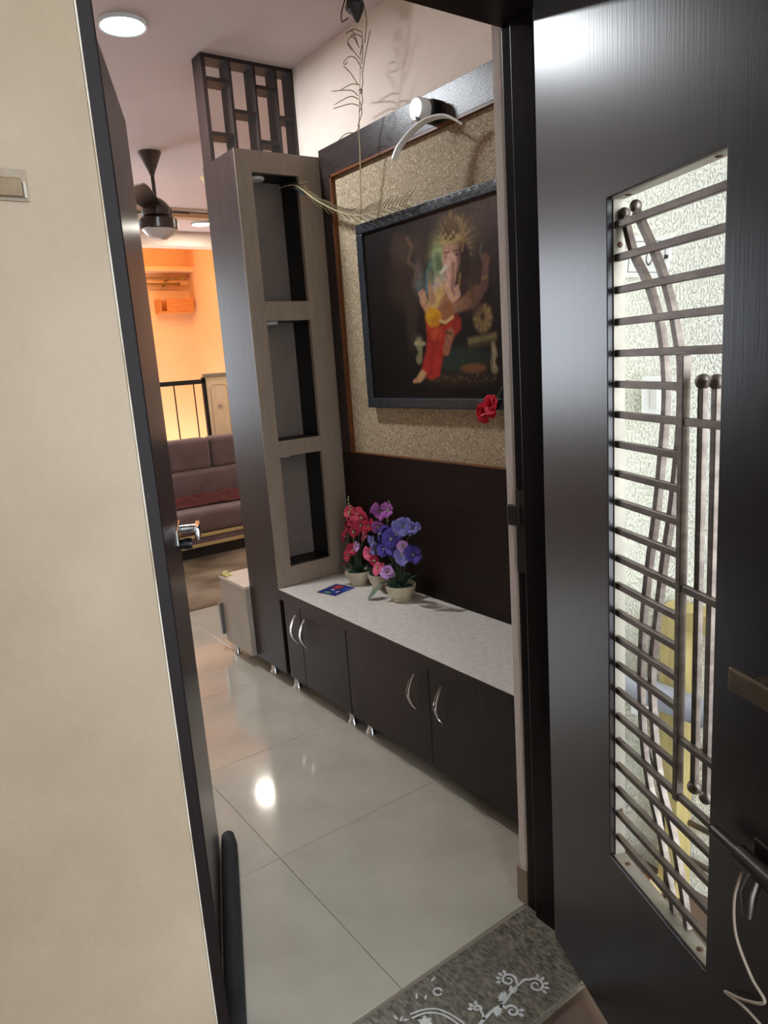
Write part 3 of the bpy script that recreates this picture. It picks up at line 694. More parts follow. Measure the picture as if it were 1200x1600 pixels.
# picture light
pl = thing('picture_light', 'white round picture light with curved arm above the picture', 'wall light', (1.79, 2.08, 2.26))
build('mount', MB().lathe([(0.040, -0.001), (0.040, -0.03)], (XP, 2.075, 2.268), 24, axis='x'), M['blackgloss'], pl, smooth=True)
build('body', MB().lathe([(0.036, -0.03), (0.038, -0.034), (0.038, -0.066), (0.034, -0.072)], (XP, 2.085, 2.272), 28, axis='x'), M['white'], pl, smooth=True)
arcp = smoothpts([(1.655, 2.138, 2.118), (1.665, 2.118, 2.155), (1.685, 2.065, 2.195), (1.70, 2.00, 2.213), (1.715, 1.93, 2.205), (1.725, 1.875, 2.172)], 6)
def ribbon(pts, wdir, w, th):
    v = []; f = []; wd = Vector(wdir).normalized()
    for i, p in enumerate(pts):
        t_ = (pts[min(i + 1, len(pts) - 1)] - pts[max(i - 1, 0)]).normalized(); nn = t_.cross(wd).normalized()
        for a, b in ((-w, -th), (w, -th), (w, th), (-w, th)): v.append(p + wd * a + nn * b)
    for i in range(len(pts) - 1):
        for k in range(4):
            k2 = (k + 1) % 4; f.append((4 * i + k, 4 * i + k2, 4 * i + 4 + k2, 4 * i + 4 + k))
    f += [(0, 1, 2, 3), tuple(4 * (len(pts) - 1) + k for k in range(4))]
    return MB().add(v, f)
build('arc_bar', ribbon(arcp, (0.96, 0.1, -0.3), 0.011, 0.003), M['white'], pl, smooth=False)
build('joint', T([(1.722, 2.085, 2.245), (1.705, 2.04, 2.212)], 0.005, 8), M['blackgloss'], pl)
build('pull_rod', T([(1.72, 2.10, 2.236), (1.70, 2.135, 2.226)], 0.0025, 6), M['white'], pl)

# ------------------------------------------------------------------ feathers and hook
M['quill'] = mat('pale quill', (196, 180, 140), rough=0.5)
M['barb'] = mat('bronze green barbs', (92, 82, 56), (112, 96, 62), rough=0.55, scale=20)
def feather(name, label, spine, barb, loc, r0_=0.003):
    f = thing(name, label, 'feather', loc)
    P = smoothpts(spine, 8); n = len(P)
    build('quill', T(P, [r0_ * (1 - 0.75 * i / (n - 1)) for i in range(n)], 6), M['quill'], f, smooth=True)
    mb = MB()
    for b in barb(P): mb.tube(b, [0.0017] * (len(b) - 1) + [0.0007], 4)
    build('barbs', mb, M['barb'], f, kind='stuff')
    return f
rb = random.Random(5)
BARBS = [[(2.412, 2.411), (2.447, 2.44), (2.57, 2.473)], [(2.413, 2.4), (2.457, 2.422), (2.562, 2.422)], [(2.416, 2.379), (2.454, 2.396), (2.527, 2.406), (2.564, 2.409)], [(2.407, 2.447), (2.445, 2.461), (2.518, 2.461)], [(2.41, 2.45), (2.44, 2.495), (2.478, 2.533)], [(2.383, 2.495), (2.406, 2.534), (2.439, 2.551), (2.469, 2.541), (2.45, 2.526), (2.428, 2.527)], [(2.373, 2.569), (2.394, 2.618), (2.429, 2.62)], [(2.378, 2.56), (2.403, 2.604), (2.433, 2.596), (2.396, 2.552)], [(2.371, 2.61), (2.4, 2.629), (2.421, 2.631)], [(2.372, 2.477), (2.337, 2.528), (2.29, 2.587)], [(2.353, 2.568), (2.325, 2.627), (2.325, 2.678)], [(2.381, 2.408), (2.353, 2.435), (2.345, 2.468)], [(2.405, 2.354), (2.37, 2.38), (2.372, 2.423)], [(2.415, 2.309), (2.375, 2.342), (2.374, 2.381)], [(2.376, 2.521), (2.4, 2.55), (2.433, 2.596)], [(2.403, 2.426), (2.372, 2.42), (2.368, 2.401)], [(2.425, 2.286), (2.482, 2.298), (2.533, 2.284)], [(2.371, 2.533), (2.341, 2.557), (2.33, 2.564)], [(2.416, 2.306), (2.395, 2.3), (2.407, 2.29)], [(2.367, 2.591), (2.395, 2.611), (2.423, 2.613)], [(2.375, 2.506), (2.355, 2.552), (2.345, 2.6)]]
def barbs_v(P):
    out = []
    for b in BARBS:
        for d in (0.0,):
            x = 1.715 + rb.uniform(-0.012, 0.006); o = 0.007 * d
            out.append(smoothpts([(x - 0.006 * i, y + o * 0.5 * i, z - o * (1 + 0.5 * i)) for i, (y, z) in enumerate(b)], 4))
    return out
feather('peacock_feather', 'upright peacock feather hanging from the black ceiling hook', [(1.762, 2.515, 1.996), (1.735, 2.452, 2.228), (1.73, 2.443, 2.292), (1.722, 2.42, 2.36), (1.715, 2.389, 2.475), (1.71, 2.360, 2.569), (1.705, 2.325, 2.671)], barbs_v, (1.72, 2.38, 1.99))
def barbs_h(P):
    out = []; n = len(P)
    for k in range(80):
        tt = 0.16 + 0.82 * k / 79; i = int(tt * (n - 1)); p = P[i]
        d = (P[min(i + 1, n - 1)] - P[max(i - 1, 0)]).normalized(); up = Vector((-0.3, 0, 1)) - d * Vector((-0.3, 0, 1)).dot(d)
        sgn = 1 if k % 3 else -0.55
        L_ = rb.uniform(0.05, 0.085); q = [p]
        dirv = (d * 1.0 + up * sgn * 0.55).normalized()
        for m_ in range(4):
            q.append(q[-1] + (dirv + Vector((0, 0, -0.05 * m_))).normalized() * L_ / 4)
        out.append(q)
    return out
fh = feather('peacock_feather', 'drooping peacock feather stuck out of the top niche across the picture', [(1.64, 2.93, 2.195), (1.66, 2.83, 2.185), (1.70, 2.735, 2.11), (1.735, 2.62, 2.045), (1.745, 2.50, 2.010), (1.745, 2.36, 2.003), (1.745, 2.19, 1.995)], barbs_h, (1.65, 2.92, 2.1), 0.0038)
build('eye_vane', ribbon(smoothpts([(1.640, 2.925, 2.197), (1.655, 2.84, 2.188), (1.675, 2.79, 2.155)], 5), (0.3, 0.5, 0.8), 0.022, 0.001), mat('dark teal vane', (18, 30, 32), (30, 44, 40), rough=0.5, scale=60), fh)
hk = thing('ceiling_hook', 'small black hanging bracket at the ceiling holding a feather', 'hook', (1.70, 2.37, ZC - 0.1))
build('bracket', MB().lathe([(0.030, 2.675), (0.036, 2.69), (0.026, 2.72), (0.020, ZC - 0.001)], (1.70, 2.372, 0), 8), M['blackgloss'], hk)
build('tip', MB().lathe([(0.006, 2.635), (0.022, 2.665), (0.028, 2.677)], (1.70, 2.362, 0), 8), M['black'], hk)
build('wire_loop', T(smoothpts([(1.68, 2.40, 2.72), (1.672, 2.418, 2.68), (1.675, 2.422, 2.655), (1.68, 2.39, 2.655)], 5), 0.0025, 6), M['blackgloss'], hk)

# ------------------------------------------------------------------ flower pots and booklet on the worktop
ZW = 0.475
M['pot'] = mat('cream ceramic', (206, 196, 172), (196, 186, 162), rough=0.4, scale=20)
M['moss'] = mat('green foam', (22, 72, 50), (16, 48, 38), rough=0.9, scale=60, bump=0.4)
M['leaf'] = mat('dark green leaves', (34, 56, 36), (48, 74, 44), rough=0.5, scale=20)
M['greyleaf'] = mat('grey green leaf', (112, 128, 110), rough=0.5)
M['bud'] = mat('pale green buds', (150, 164, 110), rough=0.6)
def leaf_mesh(mb, p, d, L_, w, droop=0.3):
    d = Vector(d).normalized(); s_ = d.cross(Vector((0, 0, 1))).normalized(); v = []; f = []
    pts = [(0, 0.05), (0.3, 0.8), (0.6, 1.0), (0.85, 0.6), (1, 0.05)]
    for tt, ww in pts:
        q = Vector(p) + d * L_ * tt + Vector((0, 0, -droop * L_ * tt * tt))
        v += [q - s_ * w * ww + Vector((0, 0, 0.25 * w * ww)), q, q + s_ * w * ww + Vector((0, 0, 0.25 * w * ww))]
    for i in range(4):
        for j in range(2): f.append((3 * i + j, 3 * i + j + 1, 3 * i + 4 + j, 3 * i + 3 + j))
    return mb.add(v, f)
def pot_plant(x, y, r, h, label, flowers, spikes, seed, leaves, extra_leaf=None):
    rs = random.Random(seed)
    t_ = thing('potted_flowers', label, 'flower pot', (x, y, ZW), group='flower pots on the worktop')
    pt = build('pot', MB().lathe([(r * 0.62, 0.0), (r * 0.66, 0.006), (r * 0.62, 0.012), (r * 0.86, h * 0.45), (r * 0.98, h * 0.8), (r, h), (r * 0.93, h), (r * 0.90, h * 0.82), (0.002, h * 0.8)], (x, y, ZW), 28), M['pot'], t_, smooth=True)
    build('soil', MB().lathe([(r * 0.90, h * 0.80), (r * 0.6, h * 0.88), (0.002, h * 0.92)], (x, y, ZW), 20), M['moss'], pt, smooth=True)
    for (dx, dy, z, fr, np_, ly, nrm, mk) in flowers:
        fr *= 1.18
        c = (x + dx, y + dy, ZW + z)
        fo = build('flower', flower_mesh(MB(), c, fr, np_, ly, nrm, rs.randint(0, 9999)), M[mk], t_, smooth=True)
        build('flower_centre', MB().sphere(Vector(c) + Vector(nrm).normalized() * 0.006, 0.006, 8, 6), M['bud'], fo, smooth=True)
        build('stem', T(smoothpts([(x + dx * 0.15, y + dy * 0.15, ZW + h * 0.85), (x + dx * 0.5, y + dy * 0.45, ZW + h + (z - h) * 0.6), (c[0], c[1], c[2] - 0.003)], 5), 0.002, 5), M['leaf'], fo)
    for (dx, dy, z) in spikes:
        mb = MB(); mb.tube([(x, y, ZW + h), (x + dx * 0.6, y + dy * 0.6, ZW + z * 0.6), (x + dx, y + dy, ZW + z)], 0.0015, 5)
        for k in range(7):
            q = 0.78 + 0.22 * k / 6
            mb.sphere((x + dx * q + rs.uniform(-.007, .007), y + dy * q + rs.uniform(-.007, .007), ZW + z * q + 0.005), 0.005 - 0.0003 * k, 8, 5)
        build('bud_spike', mb, M['bud'], t_, smooth=True)
    for k in range(leaves):
        a = 2 * pi * k / leaves + rs.uniform(-0.3, 0.3)
        build('leaf', leaf_mesh(MB(), (x + 0.015 * cos(a), y + 0.015 * sin(a), ZW + h * 0.9), (cos(a), sin(a), rs.uniform(0.6, 1.8)), rs.uniform(0.06, 0.10), 0.014, 0.35), M['leaf'], t_, smooth=True)
    if extra_leaf:
        p, d, L_, w_ = extra_leaf
        build('leaf', leaf_mesh(MB(), p, d, L_, w_, 0.15), M['greyleaf'], t_, smooth=True)
    return t_
M['pink'] = petal_mat('coral pink petals', (186, 56, 80), (152, 34, 60))
M['rose'] = petal_mat('rose petals', (226, 108, 140), (206, 84, 120))
M['mauve'] = petal_mat('mauve petals', (176, 104, 176), (142, 72, 148))
M['lilac'] = petal_mat('lilac petals', (206, 160, 214), (184, 134, 200))
M['violet'] = petal_mat('violet blue petals', (86, 76, 168), (64, 54, 140))
M['paleblue'] = petal_mat('pale blue petals', (134, 132, 196), (104, 102, 176))
M['crimson'] = petal_mat('crimson petals of the bowl', (176, 30, 66), (140, 20, 50))
fl1 = [(-0.007, 0.016, 0.323, 0.024, 5, 1, (-1, -0.17, 0.55), 'pink'), (-0.005, -0.047, 0.327, 0.03, 5, 1, (-1, -0.4, 0.03), 'pink'), (0.001, -0.066, 0.31, 0.03, 5, 1, (-1, -0.27, -0.03), 'pink'), (-0.025, -0.154, 0.294, 0.024, 4, 2, (-1, -0.61, 0.39), 'crimson'), (0.019, 0.081, 0.255, 0.024, 5, 2, (-1, 0.49, 0.36), 'pink'), (-0.022, -0.034, 0.287, 0.022, 4, 1, (-1, -0.92, 0.27), 'crimson'), (-0.02, -0.085, 0.286, 0.028, 5, 1, (-1, -0.9, -0.08), 'pink'), (-0.008, 0.063, 0.208, 0.026, 5, 1, (-1, 0.3, 0.26), 'crimson'), (-0.005, -0.008, 0.238, 0.024, 5, 1, (-1, -0.17, 0.22), 'crimson'), (0.02, -0.057, 0.229, 0.024, 5, 1, (-1, -0.03, 0.49), 'rose'), (-0.014, 0.002, 0.16, 0.026, 4, 2, (-1, -0.56, 0.1), 'pink'), (0.008, 0.074, 0.114, 0.024, 5, 1, (-1, -0.1, 0.49), 'pink'), (0.018, 0.123, 0.046, 0.018, 4, 1, (-1, 0.54, -0.1), 'rose'), (-0.007, -0.03, 0.18, 0.022, 4, 2, (-1, 0.06, 0.18), 'lilac')]
pot_plant(1.690, 2.630, 0.060, 0.064, 'white bowl of coral pink artificial flowers nearest the tower', fl1, [(-0.02, 0.0, 0.395)], 1, 7)
fl2 = [(-0.021, -0.079, 0.355, 0.034, 4, 1, (-1, -0.34, 0.09), 'mauve'), (-0.035, -0.155, 0.37, 0.03, 4, 1, (-1, -0.45, 0.43), 'mauve'), (-0.04, -0.079, 0.293, 0.026, 5, 1, (-1, -1.01, -0.06), 'mauve'), (-0.018, 0.02, 0.156, 0.028, 5, 1, (-1, -0.53, 0.26), 'rose'), (-0.031, -0.022, 0.132, 0.02, 4, 1, (-1, -0.51, 0.18), 'crimson'), (-0.039, -0.055, 0.106, 0.028, 5, 1, (-1, -0.05, 0.46), 'rose'), (-0.041, -0.127, 0.105, 0.028, 5, 2, (-1, -0.91, 0.5), 'lilac'), (-0.047, -0.044, 0.225, 0.026, 5, 1, (-1, 0.01, 0.05), 'paleblue'), (-0.013, -0.01, 0.179, 0.024, 4, 1, (-1, -0.51, 0.11), 'paleblue')]
pot_plant(1.722, 2.512, 0.050, 0.064, 'white bowl of mauve and rose artificial flowers between the two other bowls', fl2, [(-0.03, -0.16, 0.405)], 2, 6)
fl3 = [(-0.04, -0.102, 0.335, 0.036, 5, 1, (-1, -0.63, 0.07), 'paleblue'), (-0.026, -0.137, 0.324, 0.028, 5, 2, (-1, -0.9, 0.57), 'paleblue'), (-0.038, -0.013, 0.265, 0.034, 5, 1, (-1, -0.46, 0.34), 'violet'), (-0.004, 0.062, 0.275, 0.028, 5, 2, (-1, -0.3, 0.03), 'violet'), (0.002, 0.097, 0.195, 0.032, 5, 2, (-1, -0.21, 0.57), 'violet'), (-0.041, -0.089, 0.254, 0.022, 5, 1, (-1, -1.11, -0.02), 'lilac'), (-0.033, -0.074, 0.211, 0.034, 5, 1, (-1, -0.39, 0.08), 'paleblue'), (-0.03, -0.137, 0.222, 0.032, 4, 1, (-1, -1.17, 0.4), 'violet'), (-0.034, -0.014, 0.229, 0.028, 5, 1, (-1, -0.3, 0.5), 'violet'), (-0.031, 0.072, 0.272, 0.024, 4, 1, (-1, 0.41, 0.04), 'violet'), (-0.032, -0.047, 0.29, 0.026, 4, 1, (-1, -0.54, -0.06), 'violet')]
pot_plant(1.690, 2.315, 0.064, 0.066, 'white bowl of violet blue artificial flowers nearest the entrance', fl3, [], 3, 9,
          ((1.650, 2.385, ZW + 0.06), (-0.75, 0.25, -0.55), 0.085, 0.024))

bk = thing('booklet', 'small blue printed booklet lying on the worktop', 'booklet', (1.545, 2.615, ZW), radians(-24))
bw, bd = 0.050, 0.115
bk.rotation_euler = (0, 0, radians(-52))
def bkbox(n, x0, x1, y0, y1, z0, z1, m, p): return build(n, B(x0, x1, y0, y1, z0, z1), m, p, local=True)
bk.location = (1.559, 2.617, ZW); bk.rotation_euler = (0, 0, radians(16))
bkbox('pages', -0.064, 0.064, -0.054, 0.054, 0.0, 0.005, M['white'], bk)
cv = bkbox('cover', -0.065, 0.065, -0.055, 0.055, 0.005, 0.006, mat('blue cover print', (34, 44, 130), (22, 30, 92), rough=0.35, scale=30), bk)
bkbox('red_print', 0.012, 0.050, -0.006, 0.034, 0.006, 0.0063, mat('red print', (176, 56, 40), rough=0.4), cv)
bkbox('blue_print', 0.010, 0.040, -0.048, -0.022, 0.006, 0.0063, mat('bright blue print', (40, 80, 190), rough=0.4), cv)
bkbox('white_print', -0.012, -0.002, 0.0, 0.018, 0.006, 0.0063, M['white'], cv)
bkbox('green_print', -0.054, -0.034, -0.012, 0.026, 0.006, 0.0063, mat('green print', (92, 140, 90), rough=0.4), cv)
bkbox('white_print', -0.032, -0.008, -0.032, -0.024, 0.006, 0.0063, M['white'], cv)

# ------------------------------------------------------------------ low pale cabinet beyond the tower
wb = thing('low_cabinet', 'low pale cabinet with white top just behind the tower', 'cabinet', (1.58, 3.31, 0))
build('body', B(1.372, 1.76, 3.155, 3.455, 0.062, 0.405), M['boxgrey'], wb, bevel=0.002)
build('top', B(1.370, 1.762, 3.153, 3.46, 0.405, 0.42), M['whitebox'], wb, bevel=0.002)
build('door_pull', B(1.352, 1.372, 3.452, 3.475, 0.10, 0.27), mat('grey pull strip', (120, 122, 122), rough=0.3, metal=0.7), wb, bevel=0.002)
foot(1.40, 3.40, wb); foot(1.73, 3.40, wb); foot(1.73, 3.19, wb)
rg = thing('crumpled_wrapper', 'small crumpled yellow green wrapper on the corner of the pale cabinet', 'wrapper', (1.385, 3.43, 0.42))
mb = MB(); rs = random.Random(4)
for k in range(5):
    a = rs.uniform(0, 6.3); c = Vector((1.388 + rs.uniform(-.012, .012), 3.425 + rs.uniform(-.03, .02), 0.424))
    leaf_mesh(mb, c, (cos(a), sin(a), rs.uniform(0.1, 0.5)), 0.05, 0.015, 0.3)
build('wrapper', mb, mat('yellow green foil', (150, 140, 50), (206, 196, 130), rough=0.4, scale=40), rg)

# ------------------------------------------------------------------ living room
# vinyl mat
mt = sbuild('mat', B(0.2, 4.2, 4.23, 6.40, 0.0005, 0.004), mat('mottled brown vinyl', (94, 83, 69), (150, 134, 114), rough=0.28, scale=3.2, detail=7, lo=0.38, hi=0.62))
del mt['kind']; mt.name = 'floor_mat'; tag(mt, 'mottled brown marbled vinyl mat spread under the sofa', 'floor mat')

sf = thing('sofa', 'mauve grey upholstered sofa with tufted back and gold stripes', 'sofa', (2.4, 5.8, 0))
M['sofa'] = mat('mauve grey suede', (108, 88, 88), (96, 78, 78), rough=0.85, scale=9, bump=0.1, bscale=180, sheen=0.3)
M['gold'] = mat('pale gold trim', (196, 176, 126), rough=0.35, metal=0.4)
SX0, SX1 = 1.55, 3.15
def cushion(name, x0, x1, y0, y1, z0, z1, r=0.035):
    return build(name, B(x0, x1, y0, y1, z0, z1), M['sofa'], sf, bevel=r, bseg=4, smooth=True)
xs = [SX0, 2.005, 2.385, 2.765, SX1]
for i in range(4): cushion('head_cushion', xs[i] + 0.003, xs[i + 1] - 0.003, 5.86, 6.04, 0.640, 0.905, 0.04)
bkc = cushion('back_cushion', SX0, SX1, 5.82, 6.02, 0.335, 0.645, 0.04)
for x in [1.70 + 0.14 * i for i in range(10)]:
    build('tuft_button', MB().sphere((x, 5.818, 0.52), 0.011, 10, 6, sc=(1, 0.4, 1)), M['sofa'], bkc, smooth=True)
cushion('seat_cushion', SX0, SX1, 5.42, 5.86, 0.195, 0.375, 0.045)
build('base', B(SX0 + 0.03, SX1 - 0.03, 5.46, 6.03, 0.0, 0.09), M['black'], sf)
build('base_panel', B(SX0 + 0.01, SX1 - 0.01, 5.42, 6.03, 0.09, 0.195), M['sofa'], sf)
for z in (0.096, 0.172): build('gold_stripe', B(SX0 + 0.005, SX1 - 0.005, 5.412, 5.43, z, z + 0.026), M['gold'], sf, bevel=0.002)
sh = thing('red_shawl', 'crumpled dark red shawl lying on the sofa seat', 'shawl', (2.3, 5.72, 0.38))
NXs, NYs = 60, 16; vv = []; ff = []
rn = [(rs.uniform(3, 17), rs.uniform(4, 30), rs.uniform(0, 6), rs.uniform(0.004, 0.012)) for _ in range(8)]
for j in range(NYs):
    for i in range(NXs):
        u, v = i / (NXs - 1), j / (NYs - 1)
        x = 1.85 + 0.95 * u; y = 5.60 + 0.19 * v + 0.02 * sin(7 * u)
        h = sum(a * abs(sin(p * u + q * v * 0.5 + r)) for p, q, r, a in rn)
        z = 0.378 + h * (0.35 + sin(pi * v)) * sin(pi * min(1, max(0.03, u)) ) ** 0.3 + 0.035 * sin(pi * v)
        vv.append((x, y, z))
for j in range(NYs - 1):
    for i in range(NXs - 1): ff.append((j * NXs + i, j * NXs + i + 1, (j + 1) * NXs + i + 1, (j + 1) * NXs + i))
so = build('shawl', MB().add(vv, ff), mat('dark red cloth', (92, 36, 32), (70, 24, 24), rough=0.85, scale=30), sh, smooth=True)

# railing and board behind the sofa
ra = thing('metal_railing', 'thin black metal railing standing behind the sofa', 'railing', (2.2, 6.3, 0))
build('top_rail', B(1.3, 2.57, 6.28, 6.31, 1.345, 1.385), M['black'], ra, bevel=0.002)
for x in (1.62, 1.88, 2.12, 2.29, 2.47): build('baluster', T([(x, 6.295, 0.005), (x, 6.295, 1.35)], 0.006, 8), M['black'], ra)
build('post', B(2.55, 2.575, 6.28, 6.31, 0.005, 1.40), M['black'], ra)
build('post', B(1.3, 1.325, 6.28, 6.31, 0.005, 1.385), M['black'], ra)
build('bottom_rail', B(1.325, 2.55, 6.285, 6.305, 0.1, 0.12), M['black'], ra)
bo = thing('folding_board', 'pale wooden board with grey top rim and engraved star behind the sofa', 'board', (2.7, 6.33, 0))
build('panel', B(2.60, 2.84, 6.33, 6.355, 0.005, 1.41), mat('pale wood board', (246, 222, 184), (238, 210, 168), rough=0.5, scale=6, stretch=(8, 8, 1)), bo, bevel=0.002)
build('top_rim', B(2.585, 2.86, 6.322, 6.362, 1.395, 1.43), M['steelstrip'], bo, bevel=0.002)
build('side_rim', B(2.582, 2.60, 6.322, 6.362, 0.005, 1.395), M['black'], bo)
build('side_rim', B(2.84, 2.86, 6.322, 6.362, 0.005, 1.395), M['boxgrey'], bo)
mline = mat('engraved line', (176, 138, 100), rough=0.6)
st = MB()
for k in range(4):
    a = pi * k / 4; st.tube([(2.715 - 0.035 * cos(a), 6.329, 1.13 - 0.035 * sin(a)), (2.715 + 0.035 * cos(a), 6.329, 1.13 + 0.035 * sin(a))], 0.0022, 5)
build('engraved_star', st, mat('engraved star', (150, 120, 130), rough=0.6), bo)
build('engraved_border', T([(2.64, 6.329, 0.86), (2.64, 6.329, 1.30), (2.66, 6.329, 1.325), (2.78, 6.329, 1.325), (2.80, 6.329, 1.30), (2.80, 6.329, 0.86)], 0.002, 5), mline, bo)

# wall shelf and rods in the alcove
ws = thing('wall_shelf', 'small orange wooden box shelf on the alcove wall', 'shelf', (2.86, 7.5, 2.06))
M['orange'] = mat('orange pine', (206, 132, 62), (190, 116, 50), rough=0.5, scale=8, stretch=(1, 8, 8))
for nm, b in (('bottom', B(2.67, 3.03, 7.44, 7.6, 2.06, 2.075)), ('back', B(2.73, 3.03, 7.585, 7.6, 2.075, 2.195)), ('side', B(2.67, 2.685, 7.44, 7.6, 2.075, 2.195)), ('front', B(2.74, 3.03, 7.44, 7.455, 2.075, 2.20)), ('side', B(3.015, 3.03, 7.455, 7.585, 2.075, 2.195))):
    build(nm, b, M['orange'], ws, bevel=0.001)
cr = thing('curtain_rods', 'pair of brass curtain rods with ball ends under the loft ledge', 'curtain rod', (2.4, 7.5, 2.35))
for z, y, xe in ((2.395, 7.44, 2.93), (2.345, 7.50, 2.90)):
    rd = build('rod', T([(1.6, y, z), (xe, y, z)], 0.010, 10), M['brass'], cr, smooth=True)
    build('finial', MB().sphere((xe + 0.012, y, z), 0.020, 12, 8), M['brass'], rd, smooth=True)
    build('wall_bracket', T([(xe - 0.12, 7.599, z - 0.01), (xe - 0.12, y, z - 0.005)], 0.008, 8), M['brass'], rd)

# ceiling fan
FXc, FYc = 1.665, 4.49
fn = thing('ceiling_fan', 'dark brown ceiling fan with a glass light dome in the living room', 'ceiling fan', (FXc, FYc, 2.24))
M['fan'] = mat('dark brown fan enamel', (46, 34, 28), (54, 40, 33), rough=0.28, scale=8)
build('canopy', MB().lathe([(0.014, 2.605), (0.018, 2.62), (0.062, 2.715), (0.068, 2.729)], (FXc, FYc, 0), 24), M['fan'], fn, smooth=True)
build('down_rod', T([(FXc, FYc, 2.46), (FXc, FYc, 2.62)], 0.011, 12), M['fan'], fn, smooth=True)
build('motor', MB().lathe([(0.03, 2.365), (0.085, 2.375), (0.09, 2.41), (0.06, 2.45), (0.028, 2.475), (0.012, 2.48)], (FXc, FYc, 0), 28), M['fan'], fn, smooth=True)
build('light_collar', MB().lathe([(0.100, 2.295), (0.112, 2.30), (0.112, 2.352), (0.095, 2.366), (0.03, 2.368)], (FXc, FYc, 0), 32), M['fan'], fn, smooth=True)
build('glass_dome', MB().lathe([(0.002, 2.238), (0.045, 2.246), (0.08, 2.268), (0.104, 2.298), (0.02, 2.299)], (FXc, FYc, 0), 32), mat('frosted dome', (196, 186, 182), rough=0.25), fn, smooth=True)
for a in (240, 3, 121):
    a = radians(a); R = Matrix.Translation((FXc, FYc, 2.412)) @ Matrix.Rotation(a, 4, 'Z') @ Matrix.Rotation(radians(14), 4, 'X')
    pf = [(0.12, -0.05), (0.25, -0.062), (0.5, -0.07), (0.585, -0.06), (0.60, 0.0), (0.585, 0.055), (0.5, 0.062), (0.25, 0.055), (0.12, 0.045)]
    bl = build('blade', MB().prism(pf, 'z', -0.003, 0.003).xf(R), M['fan'], fn)
    build('blade_arm', MB().box(0.05, 0.2, -0.018, 0.018, -0.010, -0.003).xf(R), M['fan'], bl)

# ceiling lights
def panel_light(x, y, z, r, label, power, col, ecol, estr):
    t_ = thing('ceiling_light', label, 'ceiling light', (x, y, z - 0.03))
    build('rim', MB().lathe([(r * 0.86, 0.0), (r * 0.90, -0.014), (r * 0.98, -0.016), (r, -0.012), (r, 0.0)], (x, y, z - 0.0005), 40), mat('white lamp rim', (226, 236, 240), rough=0.3), t_, smooth=True)
    build('diffuser', MB().lathe([(0.001, -0.004), (r * 0.855, -0.004), (r * 0.855, -0.001)], (x, y, z - 0.0005), 40), mat('lit diffuser', (255, 255, 255), rough=0.4, emit=ecol, estr=estr), t_)
    arealight('lamp_glow', (x, y, z - 0.019), r * 1.6, power, col, t_)
    return t_
panel_light(1.05, 2.945, ZC, 0.088, 'round white panel light on the hall ceiling above the tower', P_HALL, (0.91, 0.96, 1.0), (245, 252, 255), 18)
panel_light(2.615, 6.06, 2.665, 0.085, 'round panel light on the lowered ceiling before the alcove', P_LIV, (1.0, 0.93, 0.80), (255, 250, 235), 16)
rose = thing('ceiling_glow_cup', 'small cream round cup standing in for a yellow glow on the ceiling just behind the tower', 'glow stand-in', (2.20, 4.905, ZC - 0.04))  # unlit cream cup stands in for a soft yellow reflection on the ceiling
build('cup', MB().lathe([(0.012, -0.040), (0.030, -0.034), (0.050, -0.006), (0.052, 0.0)], (2.20, 4.905, ZC - 0.0005), 24), mat('cream glow colour', (246, 228, 172), rough=0.4), rose, smooth=True)
panel_light(3.55, 4.5, ZC, 0.088, 'added unseen panel light brightening the living room, hidden behind the tower', P_LIV_FILL, (1.0, 0.87, 0.76), (255, 246, 232), 16)  # extra lamp out of view, added to brighten the living room
# warm tube lamp in the alcove
tl = thing('tube_lamp', 'warm tube lamp on the beam inside the alcove', 'lamp', (2.2, 6.66, 2.7))
build('tube', T([(1.7, 6.66, 2.70), (2.7, 6.66, 2.70)], 0.014, 12), mat('warm tube', (255, 220, 170), rough=0.4, emit=(255, 190, 110), estr=10), tl, smooth=True)
build('batten', B(1.66, 2.74, 6.621, 6.645, 2.68, 2.72), M['white'], tl)
arealight('tube_glow', (2.2, 6.69, 2.69), 1.0, P_ALC, (1.0, 0.56, 0.23), tl, rot=(radians(50), 0, 0), shape='RECTANGLE').data.size_y = 0.05

# ------------------------------------------------------------------ corridor behind the safety door
XS = 1.62
# number plate
sg = thing('number_plate', 'white house number plate screwed to the stucco wall', 'sign', (XS, 1.113, 1.648))
sg.rotation_euler = (radians(8), 0, 0)
build('plate', B(-0.005, -0.0005, -0.062, 0.062, -0.048, 0.048), M['white'], sg, local=True, bevel=0.0008, bseg=1)
ink = mat('grey black print', (84, 84, 92), rough=0.5)
bmb = MB()
for a in ((-0.050, 0.050, -0.036, -0.0345), (-0.050, 0.050, 0.0345, 0.036), (-0.050, -0.0485, -0.036, 0.036), (0.0485, 0.050, -0.036, 0.036)):
    bmb.box(-0.0058, -0.0049, *a)
build('border_line', bmb, ink, sg, local=True)
P0 = [(-0.0058, -0.008 + 0.0085 * cos(2 * pi * k / 28), -0.002 + 0.0165 * sin(2 * pi * k / 28)) for k in range(29)]
zmb = MB()
for i in range(28):
    a0, a1 = 2 * pi * i / 28, 2 * pi * (i + 1) / 28
    q = lambda a, s_: (-0.0056, -0.008 + (0.0085 * s_ + 0.001 * (s_ - 1)) * cos(a), -0.002 + 0.0165 * s_ * sin(a))
    zmb.add([q(a0, 1.12), q(a1, 1.12), q(a1, 0.80), q(a0, 0.80)], [(0, 1, 2, 3)])
build('numeral_zero', zmb, ink, sg, local=True)
for y in (-0.054, 0.052):
    build('screw', MB().lathe([(0.005, -0.008), (0.005, -0.004)], (0, y, 0.0), 10, axis='x'), M['blackgloss'] if y < 0 else M['screw'], sg, local=True)
